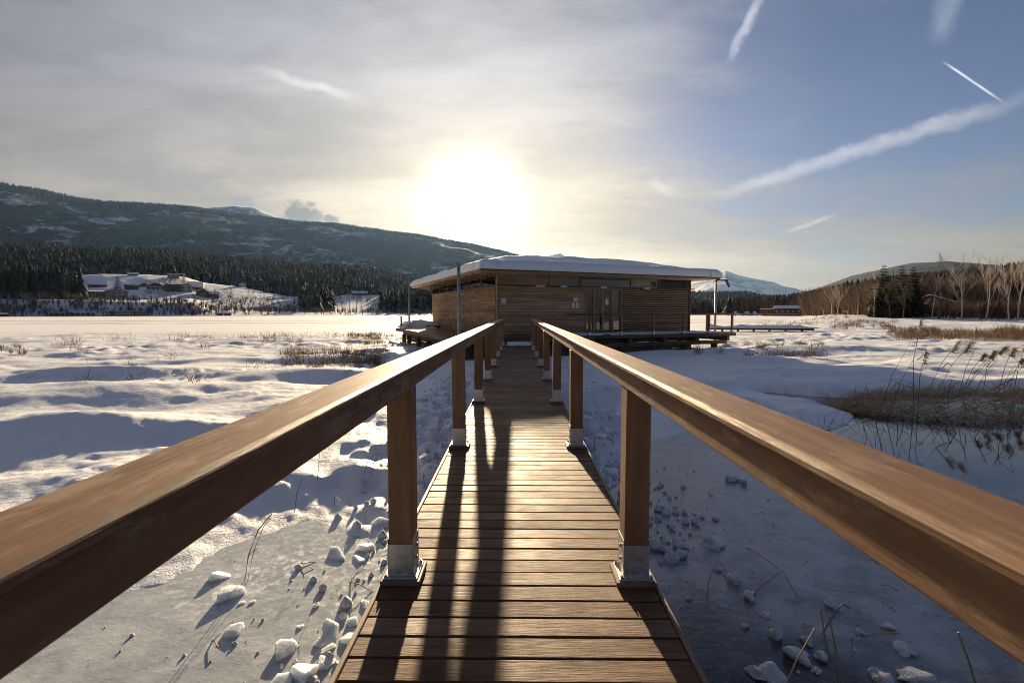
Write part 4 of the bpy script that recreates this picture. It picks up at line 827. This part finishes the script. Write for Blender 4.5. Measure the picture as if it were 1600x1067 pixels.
for i, (px, yt, ln, bk, lab, spd) in enumerate(bt):
    r_ = 132+random.uniform(-6, 10) if px > 1345 else 170; p = at_r(px, HZ, r_); p.z = float(snow_h(np.array([p.x]), np.array([p.y]))[0]); H = CAMZ+(HZ-yt)*mpp(p)-p.z
    ms = tree_meshes(300+i, H*1.12, spd+.18, H*.0115+.02, bk, 'bark_brown' if bk != 'bark_birch' else 'bark_birch', levels=3 if px not in (1366, 1457) else 2, lean=ln if abs(ln) < .5 else 0, nb=(4, 6), up=1.25 if bk == 'bark_birch' else .6, twig=.012)
    place_tree('birch_tree' if bk == 'bark_birch' else 'bare_tree', lab, 'tree', ms, p, 1, 0, 'leafless trees along the marsh')
# ------------------------------------------------------------------ right shore: houses, boathouse, jetties
def gp(px, r_, z=None):
    p = at_r(px, HZ, r_); p.z = float(snow_h(np.array([p.x]), np.array([p.y]))[0]) if z is None else z; return p
house('house', 'house with a rounded snowy gable roof behind the spruces', 'house', 1424, 1480, 487, 466, 455, 'timber_dark', 'roof_tile', 'y', True, 1, 4, p=gp(1452, 158), group='houses behind the marsh')
house('house', 'low house with a bright snowy gable among the birches', 'house', 1518, 1562, 489, 479, 468.5, 'timber_dark', 'roof_tile', 'y', True, 1, 4, p=gp(1540, 156), group='houses behind the marsh')
house('house', 'small house with a snowy roof high in the brown wood', 'house', 1283, 1294, 466, 463.5, 460, 'timber_dark', 'roof_tile', 'x', True, 1, 2, p=Vector(at_r(1288, 466, 330)), group='houses behind the marsh')
house('boathouse', 'dark red boathouse with long snowy roof at the end of the jetty', 'boathouse', 1213, 1250, 491, 481, 477, 'timber_red', 'roof_tile', 'x', True, 1, 5, p=gp(1231, 330, ICE+.5), depth=9, group='buildings at the water', win='plaster_cream')
house('boathouse', 'low dark red shed joined left of the boathouse', 'boathouse', 1190, 1212, 491, 482.5, 481, 'timber_red', 'timber_red', 'x', False, 1, 3, p=gp(1201, 334, ICE+.5), depth=8, group='buildings at the water')
t = thing('jetty', 'long low dark jetty on piles in front of the boathouse', 'jetty', gp(1190, 322, ICE), -az(1190)); s = mpp(t.location)
L = 100*s; box('deck', MAT['beam_wood'], t, -L/2, L/2, 0, 2.2, .9, 1.2); box('deck_snow', MAT['snow_smooth'], t, -L/2+.1, L/2-.1, .1, 2.1, 1.202, 1.38)
for i in range(10): box('pile', MAT['beam_wood'], t, -L/2+.6+i*(L-1.5)/9, -L/2+1.1+i*(L-1.5)/9, .3, .8, -.4, .899)
def boat(px, r_, L, label, hullm):
    p = gp(px, r_, ICE); t = thing('boat', label, 'boat', p, -az(px), 'boats by the boathouse'); n = 9; V = []; Fc = []
    for i in range(n):
        f = i/(n-1); w_ = L*.17*math.sin(math.pi*min(1, .12+f*.95))**.6; x = -L/2+L*f
        for yy, zz in ((-w_, 1.25+.25*f), (-w_*.7, .35), (0, .1), (w_*.7, .35), (w_, 1.25+.25*f)): V.append((x, yy, zz))
    for i in range(n-1):
        for j in range(4): Fc.append((i*5+j, i*5+j+1, i*5+6+j, i*5+5+j))
        Fc.append((i*5+4, i*5, i*5+5, i*5+9))
    Fc += [(0, 1, 2, 3, 4), tuple(range((n-1)*5, n*5))]
    MB().add(V, Fc).build('hull', MAT[hullm], t); MB().prism([(-L*.2, 1.4), (L*.16, 1.45), (L*.06, 2.5), (-L*.17, 2.5)], -L*.09, L*.09).build('cabin', MAT['plaster_white'], t); box('tarp_snow', MAT['snow_smooth'], t, -L*.2, L*.09, -L*.1, L*.1, 2.51, 2.75, .05)
boat(1168, 345, 8.5, 'blue-hulled boat laid up under snow, nearest the boathouse shed', 'boat_blue'); boat(1150, 352, 6, 'small white boat laid up under snow, farthest left by the jetty', 'plaster_white'); boat(1180, 350, 7, 'white boat under snow between the blue boat and the red shed', 'plaster_white')
p = gp(1320.5, 150); t = thing('bird_hide', 'tiny white open shelter in front of the wide old tree', 'shelter', p, -az(1320)); s = mpp(p)
for x_ in (-.5, .42): box('post', MAT['plaster_white'], t, x_, x_+.09, 0, .09, -.2, 1.25); box('post', MAT['plaster_white'], t, x_, x_+.09, .8, .89, -.2, 1.25)
box('roof', MAT['plaster_white'], t, -.62, .62, -.1, 1., 1.252, 1.45); box('shelf', MAT['plaster_white'], t, -.41, .41, .1, .79, .45, .52)
p = gp(1485, 150); o = snow_heap('covered_woodpile', 'white snow-covered heap beside the low snowy house', .6, -1.1, 1.1, -.8, .8, 1.3, 33, p)
# snow-covered footbridge right of the terrace
p0 = on_z(1128, 512.5, -.42); p1 = on_z(1292, 513.5, -.42); dv = (p1-p0); L = math.hypot(dv.x, dv.y)
t = thing('footbridge', 'low dark footbridge under thick snow, right of the terrace', 'footbridge', (p0.x, p0.y, 0), math.atan2(dv.y, dv.x))
box('deck', MAT['beam_wood'], t, -1.5, L-1.2, 0, 1.5, -.62, -.42)
for i in range(int(L/1.6)): box('pile', MAT['beam_wood'], t, i*1.6, i*1.6+.18, .1, .28, -1.3, -.621)
n = 60; X, Y = np.meshgrid(np.linspace(-1.4, L, n*2), np.linspace(-.04, 1.54, 14), indexing='ij'); ed = np.clip(np.minimum(Y+.04, 1.54-Y)/.35, 0, 1); Z = -.415+.55*np.sqrt(1-(1-ed)**2)*(.15+1.3*fbm(X/1.7, Y/3, 3, 44))*(1-sstep(X, L-3, L))
V = np.stack([X, Y, Z], -1).reshape(-1, 3); k = 14; i0 = (np.arange(n*2-1)[:, None]*k+np.arange(k-1)[None, :]).ravel(); np_mesh('deck_snow', V, np.stack([i0, i0+k, i0+k+1, i0+1], -1), MAT['snow_smooth'], smooth=True, parent=t)
# ------------------------------------------------------------------ reeds, grass, broken stalks
def blades(name, B, L, dirv, wd, bend, cols, label, cat, mat='tinted'):
    n = len(B); dirv = dirv/np.linalg.norm(dirv, axis=1, keepdims=True); an = rng.uniform(0, 6.28, n); side = np.stack([np.cos(an), np.sin(an), np.zeros(n)], 1)*wd[:, None]
    M = B+dirv*(L*.55)[:, None]; E = B+dirv*L[:, None]+bend*L[:, None]
    V = np.stack([B-side, B+side, M-side*.8, M+side*.8, E], 1).reshape(-1, 3); i = np.arange(n)[:, None]*5
    T = np.concatenate([i+np.array([[0, 1, 3]]), i+np.array([[0, 3, 2]]), i+np.array([[2, 3, 4]])]); C = np.repeat(cols, 5, 0)
    return tag(np_mesh(name, V, T, MAT[mat], C), label, cat, kind='stuff')
def dirs(n, tilt0, tilt1, azm=None, spread=3.14):
    t = rng.uniform(tilt0, tilt1, n); a = (rng.uniform(-math.pi, math.pi, n) if azm is None else rng.normal(azm, spread, n)); return np.stack([np.sin(t)*np.cos(a), np.sin(t)*np.sin(a), np.cos(t)], 1)
STRAW = np.array((.27, .185, .10)); BRN = np.array((.15, .092, .052))
def cjit(n, c, k=.3): return (c[None]*(1+k*rng.normal(0, 1, (n, 1))).clip(.3, 2)).clip(.01, .6)
Bs = []; Ls = []; 
def tuft_area(px0, px1, py0, py1, n, l0, l1, zz=None):
    pts = []
    cl_ = [(rng.uniform(px0, px1), rng.uniform(py0, py1)) for _ in range(max(3, n//28))]
    for i in range(n):
        c = cl_[rng.integers(len(cl_))]; p = on_z(c[0]+rng.normal(0, (px1-px0)*.035), max(min(c[1]+rng.normal(0, (py1-py0)*.06), 700), 491.2), -.55); pts.append((p.x, p.y))
    pts = np.array(pts); z = snow_h(pts[:, 0], pts[:, 1]); k = z > ICE; pts = pts[k]; z = z[k]
    Bs.append(np.stack([pts[:, 0], pts[:, 1], z-.02], 1)); Ls.append(rng.uniform(l0, l1, len(pts)))
for a_ in ((1400, 1620, 517, 531, 5200, .4, 1.0), (1300, 1400, 503, 513, 1500, .4, .9), (1390, 1470, 512, 521, 700, .3, .8), (1275, 1345, 487+6, 501, 600, .5, 1.3), (1160, 1290, 500, 507, 700, .4, .9), (1160, 1290, 541, 556, 900, .2, .6), (1425, 1450, 494, 503, 220, .5, 1.2), (1560, 1610, 515, 528, 900, .5, 1.4), (1080, 1130, 537, 552, 220, .3, .7), (1350, 1600, 493, 500, 500, .3, .9),
           (440, 600, 540, 572, 3200, .12, .5), (480, 600, 550, 580, 1200, .1, .35), (540, 650, 520, 535, 1800, .2, .6), (380, 480, 527, 533, 350, .2, .6), (0, 40, 540, 556, 250, .2, .5), (80, 330, 527, 545, 260, .3, 1.0), (90, 420, 530, 620, 160, .15, .45), (640, 700, 540, 560, 200, .2, .5), (300, 620, 522, 530, 420, .3, .9)): tuft_area(*a_)
B = np.concatenate(Bs); L = np.concatenate(Ls); n = len(B); dd_ = dirs(n, .1, 1.15)
blades('dry_grass', B, L, dd_, np.where(B[:, 1] > 40, .016, .007)*rng.uniform(.6, 1.4, n), np.stack([rng.normal(0, .2, n), rng.normal(0, .2, n), -rng.uniform(0, .35, n)], 1), np.where(rng.random((n, 1)) < .5, cjit(n, STRAW), cjit(n, BRN)), 'brown dry grass sticking out of the snow across the marsh', 'grass')
# flattened reed bed at the right edge of the open water
n = 9000; X = rng.uniform(6.9, 17, n); Yc = 10.6+.05*(X-7); Y = Yc+rng.normal(0, .95, n).clip(-1.7, 1.7)
edge = np.clip((X-6.9)/2.2, 0, 1); Y = Yc+(Y-Yc)*(.25+.75*edge)
Z = ICE+.02+.42*edge*np.exp(-((Y-Yc-.2)/1.0)**2)*rng.uniform(.1, 1., n); B = np.stack([X, Y, Z], 1)
blades('flattened_reeds', B, rng.uniform(.25, 1.0, n), dirs(n, 1.15, 1.65, .5, 1.0), .006*rng.uniform(.6, 1.6, n), np.stack([rng.normal(0, .1, n), rng.normal(0, .1, n), -rng.uniform(0, .22, n)], 1), np.where(rng.random((n, 1)) < .6, cjit(n, STRAW*1.9), cjit(n, BRN*1.7)), 'mat of flattened brown reeds at the right edge of the water', 'reeds')
n = 520; X = rng.uniform(4.6, 12.5, n); Y = rng.uniform(5.6, 9.8, n); k = (X-4.4)*.62+rng.normal(0, .5, n) > np.abs(Y-8.3)*.9-.2; X, Y = X[k], Y[k]; n = len(X)
blades('drowned_reeds', np.stack([X, Y, np.full(n, ICE-.05)], 1), rng.uniform(.25, .95, n), dirs(n, .35, 1.5), .0045*rng.uniform(.6, 1.5, n), np.stack([rng.normal(0, .25, n), rng.normal(0, .25, n), -rng.uniform(0, .5, n)], 1), cjit(n, np.array((.045, .034, .024))), 'tangle of dark drowned reed stalks standing in the open water', 'reeds')
# standing reeds with plumes: base pixel -> top pixel, both in an upright plane at the base's distance
RD = [(1368, 663, 1424, 531, 0), (1385, 661, 1433, 551, 0), (1427, 650, 1438, 498, 1), (1434, 648, 1446, 549, 1), (1447, 618, 1497, 533, 2), (1459, 622, 1517, 534, 2), (1463, 626, 1500, 596, 0), (1497, 620, 1524, 545, 0), (1503, 612, 1538, 552, 2), (1508, 606, 1556, 548, 2), (1512, 602, 1572, 541, 3), (1536, 611, 1552, 548, 1), (1524, 610, 1560, 560, 0), (1560, 612, 1584, 543, 3), (1566, 606, 1588, 570, 0), (1577, 608, 1597, 560, 2), (1585, 606, 1604, 536, 3), (1480, 624, 1490, 588, 0), (1551, 605, 1597, 590, 0), (1420, 655, 1448, 610, 0)]
order = sorted(range(len(RD)), key=lambda i: RD[i][0])
for k, i in enumerate(order):
    x0, y0, x1, y1, pl_ = RD[i]; bz = ICE if y0 > 640 else -.62; p = on_z(x0, y0, bz); dr = ray(x1, y1); q_ = camo.location+dr*(p.y/dr.y); v = q_-p
    t = thing('reed_stalk', f'standing dry reed by the water at right, {ORD[k]} from the left', 'reed', p, 0, 'standing reeds at the right')
    mid = v*.55+Vector((-.04*v.length, 0, .03*v.length)); MB().tube([(0, 0, -.05), v*.28+Vector((-.02*v.length, 0, .015)), mid, v*.8+Vector((-.02, 0, .02)), v], [.0065, .006, .005, .004, .0022], 5, False).build('stem', MAT['reed_dark'], t)
    if pl_:
        nb_ = 60+40*pl_; q = random.Random(i); V = []; T = []
        for j in range(nb_):
            f = q.uniform(.80, 1.0); bp = v*f; L_ = q.uniform(.05, .16)*(.7+.25*pl_); d = Vector((q.uniform(-.2, 1.), q.gauss(0, .4), q.uniform(-.5, .5))).normalized(); e = bp+d*L_+Vector((0, 0, -.3*L_)); kk = len(V); V += [tuple(bp+Vector((0, 0, .004))), tuple(bp-Vector((0, 0, .006))), tuple(e)]; T.append((kk, kk+1, kk+2))
        np_mesh('plume', np.array(V), np.array(T), MAT['reed'], parent=t)
    if i % 2 == 0:
        f = random.uniform(.4, .6); bp = v*f; e1 = bp+Vector((.14, .02, .12)); e2 = bp+Vector((.30, .03, -.02)); MB().add([bp+Vector((0, 0, .012)), bp-Vector((0, 0, .012)), e1+Vector((0, 0, .008)), e1-Vector((0, 0, .012)), e2], [(0, 1, 3, 2), (2, 3, 4)]).build('leaf', MAT['reed'], t)
# broken stalks: pixel polylines; first point on the ice or snow, the others with a height above it
def stalk(pts, label, r_=.004, mat='reed', on=ICE, extra=1):
    base = on_z(pts[0][0], pts[0][1], on); W = []
    for px, py, h in pts:
        W.append(on_z(px, py, on+h)-base)
    t = thing('broken_reed', label, 'reed', base, 0, 'broken reeds around the boardwalk')
    MB().tube([W[0]-Vector((0, 0, .03))]+W[1:], [r_*(1-.08*i) for i in range(len(W))], 5).build('stem', MAT[mat], t)
    if len(W) > 2:
        m_ = W[1]; e = m_+Vector((.03, .05, .03)); MB().add([m_+Vector((0, 0, .004)), m_-Vector((0, 0, .004)), e], [(0, 1, 2)]).build('leaf', MAT[mat], t)
stalk([(1104, 933, 0), (1108, 905, .13), (1122, 873, .30), (1150, 918, .14), (1177, 977, 0)], 'tall bent reed folded into an arch on the black ice right of the boardwalk')
stalk([(1164, 938, 0), (1190, 915, .10), (1223, 891, .20), (1232, 908, .12), (1246, 933, 0)], 'bent reed arching over frosted ice beside a snow lump')
stalk([(1283, 986, 0), (1300, 965, .14), (1316, 943, .24), (1328, 950, .2)], 'thick broken reed with drooping dark tip, bottom right', .006)
stalk([(1310, 1085, 0), (1292, 1010, .25), (1282, 952, .42)], 'left of two upright tan reeds at the bottom right', .0055)
stalk([(1322, 1085, 0), (1305, 1010, .24), (1295, 960, .40)], 'right of two upright tan reeds at the bottom right', .0055)
stalk([(1218, 1085, 0), (1245, 1030, .12), (1273, 981, .24)], 'tan reed leaning right at the bottom of the dark ice', .005)
stalk([(1532, 1085, 0), (1515, 1035, .2), (1497, 987, .36)], 'thick tan reed upright near the bottom right corner', .0065)
stalk([(1156, 843, 0), (1185, 865, .04), (1216, 888, .05)], 'long straw lying on grey ice near the right rail')
stalk([(1335, 989, 0), (1370, 990, .05), (1406, 988, .02)], 'reed lying flat at the bottom right between snow lumps', .005)
stalk([(1370, 908, 0), (1385, 913, .03), (1404, 922, .0)], 'short straw lying under the right handrail')
stalk([(1330, 988, 0), (1334, 1000, .06), (1337, 1018, .1)], 'short dark stub frozen in the bottom right ice', .005, 'reed_dark')
stalk([(1380, 935, 0), (1378, 938, .03), (1400, 955, .0)], 'curved blade frozen in grey ice under the right handrail', .003)
stalk([(1064, 700+88, 0), (1066, 775, .08), (1068, 757, .16)], 'short upright reed by snow rubble right of the second post', .003)
stalk([(1020, 800, 0), (1028, 785, .1), (1040, 768, .2)], 'reed leaning out of snow rubble behind the front right post', .004)
stalk([(382, 904, 0), (388, 868, .26), (403, 828, .46), (425, 802, .55)], 'bunch of tall tan reed leaning over the left milky ice', .006)
stalk([(386, 905, 0), (396, 862, .28), (412, 822, .45), (424, 808, .48)], 'thin second reed in the leaning bunch left of the walk', .004)
stalk([(447, 885, 0), (470, 880, .02), (494, 877, .0)], 'straw lying flat on milky ice left of the front post'); stalk([(448, 886, 0), (480, 884, .02), (490, 889, 0)], 'crossed straw beside the flat one on the milky ice')
stalk([(541, 901, 0), (560, 912, .06), (582, 924, .0)], 'straw lying beside the front left post'); stalk([(545, 905, 0), (556, 897, .05), (570, 889, .09)], 'twig crossing the straw beside the front left post', .003)
stalk([(330, 993, 0), (334, 1000, .02), (341, 1010, .03)], 'small brown stub lying on the milky ice', .005); stalk([(480, 965, 0), (488, 950, .06), (502, 932, .1)], 'thin straw by a small ice chip left of the walk', .003)
stalk([(460, 795, 0), (464, 770, .12), (472, 746, .24)], 'thin upright reed in snow left of the boardwalk', .003, 'reed_dark', -.6); stalk([(495, 752, 0), (497, 735, .1), (500, 700, .26), (510, 702, .22)], 'taller thin reed in snow under the left handrail', .003, 'reed_dark', -.6)
stalk([(569, 736, 0), (575, 720, .1), (586, 708, .16), (597, 715, .1)], 'curved dark reed in snow just left of the front left post', .003, 'reed_dark', -.6); stalk([(580, 740, 0), (584, 722, .1), (590, 714, .14)], 'short curved reed paired with another by the front left post', .003, 'reed_dark', -.6)
stalk([(94, 765, 0), (112, 750, .1), (135, 743, .14), (145, 748, .08)], 'arched dry stalk in snow above the left handrail', .003, 'reed', -.6); stalk([(522, 785, 0), (523, 775, .06), (533, 782, .02)], 'tiny dark stub in a snow hollow left of the boardwalk', .004, 'reed_dark', -.6)
stalk([(697, 700, 0), (697, 690, .08), (700, 683, .1)], 'small dark twig in snow beside the second left post', .003, 'reed_dark', -.6); stalk([(663, 755, 0), (662, 746, .08), (661, 736, .14)], 'thin twig in snow between the first two left posts', .003, 'reed_dark', -.6)
stalk([(930, 712, 0), (929, 696, .1), (929, 680, .2)], 'thin upright reed right of the second right post', .003, 'reed_dark', -.6); stalk([(893, 600, 0), (888, 580, .3), (884, 561, .6)], 'long thin reed leaning behind the third right post', .004, 'reed_dark', -.6)
# ------------------------------------------------------------------ ice chunks and snow lumps
def rock(seed, w_, d, h, sub=2, rough=.22, slab=False):
    q = random.Random(seed); bm = bmesh.new()
    if slab:                                    # a broken plate of ice: irregular outline, tilted facets
        n = q.randint(5, 8); an = sorted(q.uniform(0, 6.28) for _ in range(n)); out = [(math.cos(a)*w_/2*q.uniform(.75, 1.1), math.sin(a)*d/2*q.uniform(.75, 1.1)) for a in an]; sl = q.uniform(-.35, .35), q.uniform(-.35, .35)
        for x, y in out: bm.verts.new((x, y, -h/2)); k = q.uniform(.72, .95); bm.verts.new((x*k, y*k, h/2*q.uniform(.5, 1.)+sl[0]*x*.6+sl[1]*y*.6))
        bmesh.ops.convex_hull(bm, input=bm.verts); bmesh.ops.delete(bm, geom=[v for v in bm.verts if not v.link_faces], context='VERTS')
        bmesh.ops.dissolve_limit(bm, angle_limit=.2, verts=bm.verts, edges=bm.edges); bmesh.ops.bevel(bm, geom=list(bm.edges), offset=min(w_, d, h)*.10, segments=2, affect='EDGES', clamp_overlap=True)
    else:
        bmesh.ops.create_icosphere(bm, subdivisions=sub, radius=1)
        C = [(Vector((q.gauss(0, 1), q.gauss(0, 1), q.gauss(0, 1))).normalized(), q.uniform(.18, .6), q.uniform(-.3, .3)*rough*2) for _ in range(30)]
        for v in bm.verts:
            n = v.co.normalized(); k = 1+sum(a*math.exp(-((n-c).length/r)**2) for c, r, a in C); v.co = Vector((n.x*k*w_/2, n.y*k*d/2, n.z*k*h/2))
    me = bpy.data.meshes.new('chunk'); bm.to_mesh(me); bm.free(); return me
def chunk(name, cat, px, py, wpx, hpx, label, group, mat, seed, on=ICE, flat=1., rough=.22):
    p = on_z(px, py+hpx*.35, on); s_ = mpp(p); W = wpx*s_; H = max(hpx*s_*.8, .02)*flat; me = rock(seed, W, W*random.uniform(.65, .95), H, 3, rough, mat == 'ice_white'); me.materials.append(MAT[mat])
    if mat == 'snow_lump': me.polygons.foreach_set('use_smooth', [True]*len(me.polygons))
    o = link(name, me); o.location = p+Vector((0, 0, H*.16)); o.rotation_euler = (random.uniform(-.25, .25), random.uniform(-.3, .3), random.uniform(0, 6)); tag(o, label, cat, group)
LC = [(366, 978, 36, 30), (443, 1002, 54, 44), (474, 1038, 50, 56), (508, 984, 66, 34), (493, 939, 19, 18), (525, 861, 56, 22), (571, 846, 40, 22), (596, 812, 36, 26), (345, 894, 42, 22), (362, 918, 48, 40), (394, 938, 13, 9), (522, 1012, 46, 22), (546, 990, 34, 26), (512, 1028, 36, 20), (440, 1060, 46, 24), (532, 1046, 34, 28), (551, 968, 30, 18), (570, 940, 34, 22), (598, 915, 24, 18), (470, 975, 16, 12), (378, 940, 12, 8), (586, 796, 16, 16), (560, 870, 30, 14), (500, 1000, 26, 18), (488, 1052, 30, 20)]
for k, (px, py, w_, h_) in enumerate(sorted(LC, key=lambda q: -q[1])):
    chunk('ice_chunk', 'ice chunk', px, py, w_, h_, f'broken ice chunk left of the boardwalk, {ORD[k]} lowest in the picture', 'ice chunks left of the walk', 'ice_white', 500+k, flat=.6)
chunk('ice_block', 'ice block', 676, 666, 46, 30, 'upright pale ice block in snow left of the second left post', None, 'ice_white', 640, -.62); chunk('ice_slab', 'ice slab', 657, 713, 42, 18, 'flat ice slab between the two front left posts', None, 'ice_white', 641, -.66); chunk('ice_slab', 'ice slab', 640, 770, 34, 26, 'tilted ice slab beside the front left post', None, 'ice_white', 642, -.7)
RC = [(1110, 845, 32, 20), (1147, 903, 24, 14), (1170, 927, 26, 14), (1213, 988, 20, 26), (1241, 1015, 36, 26), (1284, 1021, 26, 20), (1262, 997, 18, 16), (1202, 1044, 36, 24), (1181, 1046, 22, 22), (1163, 975, 13, 10), (1384, 1056, 26, 24), (1425, 1053, 36, 20), (1412, 1010, 28, 18), (1370, 1047, 18, 14), (1390, 977, 18, 10), (1141, 745, 20, 14), (1160, 748, 18, 12), (1063, 862, 22, 20), (1050, 868, 24, 22), (1026, 850, 22, 18), (1040, 857, 18, 16), (1032, 790, 22, 14), (1095, 805, 10, 7), (1118, 808, 10, 9), (1275, 1045, 14, 10), (1345, 985, 16, 10), (1195, 958, 14, 8), (1260, 973, 12, 8), (1110, 770, 9, 7), (1300, 942, 22, 14)]
for k, (px, py, w_, h_) in enumerate(sorted(RC, key=lambda q: -q[1])):
    chunk('snow_lump', 'snow lump', px, py, w_, h_, f'white snow lump on the ice right of the boardwalk, {ORD[k]} lowest in the picture', 'snow lumps right of the walk', 'snow_lump', 700+k, rough=1.05)
# crumbled snow and ice along both sides of the walk
tv = []; tl = []; off = 0
me = rock(9, 1, 1, .8, 1, .6); bv = np.array([v.co[:] for v in me.vertices]); me.calc_loop_triangles(); bt_ = np.array([t_.vertices[:] for t_ in me.loop_triangles]); bpy.data.meshes.remove(me)
for (x0, x1, y0, y1, n, s0, s1) in ((.75, 1.9, 4.2, 9.5, 800, .025, .12), (.75, 1.3, 3.4, 5.2, 60, .02, .08), (-1.9, -.72, 2.2, 9, 330, .025, .12), (1.2, 4.5, 2.4, 7.5, 130, .012, .035), (-4, -.9, 1.6, 4.2, 60, .012, .03), (-2.2, -.75, 9, 15, 120, .04, .12), (.8, 2.2, 9, 14, 120, .04, .12)):
    X = rng.uniform(x0, x1, n); X = np.where(rng.random(n) < .6, np.sign(x0+x1)*(.75+np.abs(rng.normal(0, .4, n))), X) if abs(x0) < 2 and y0 > 2 and s1 > .05 else X; Y = rng.uniform(y0, y1, n); Z = np.maximum(snow_h(X, Y), ICE); S = rng.uniform(s0, s1, n)*rng.random(n)**.5; A = rng.uniform(0, 6.28, n)
    c, s_ = np.cos(A)[:, None], np.sin(A)[:, None]; q_ = bv[None]*S[:, None, None]*rng.uniform(.7, 1.3, (n, 1, 3)); tv.append(np.stack([q_[..., 0]*c-q_[..., 1]*s_+X[:, None], q_[..., 0]*s_+q_[..., 1]*c+Y[:, None], q_[..., 2]+Z[:, None]+.15*S[:, None]], -1).reshape(-1, 3)); tl.append((bt_[None]+(np.arange(n)*len(bv))[:, None, None]).reshape(-1, 3)+off); off += n*len(bv)
tag(np_mesh('snow_crumbs', np.concatenate(tv), np.concatenate(tl), MAT['snow_lump']), 'crumbled snow and ice scattered along the boardwalk', 'snow', kind='stuff')
# ------------------------------------------------------------------ air
hz = bpy.data.materials.new('haze'); hz.use_nodes = True; q = NB(hz.node_tree); hz.node_tree.nodes.remove(hz.node_tree.nodes['Principled BSDF'])
pv = q.n('ShaderNodeVolumePrincipled'); pv.inputs['Color'].default_value = (.32, .56, 1, 1); pv.inputs['Absorption Color'].default_value = (1, 1, 1, 1); pv.inputs['Density'].default_value = 1.9e-5; pv.inputs['Anisotropy'].default_value = .42
hz.node_tree.links.new(pv.outputs[0], hz.node_tree.nodes['Material Output'].inputs['Volume'])
tag(MB().box(-9500, 9500, -300, 14500, -3, 1500).build('haze', hz), kind='stuff')
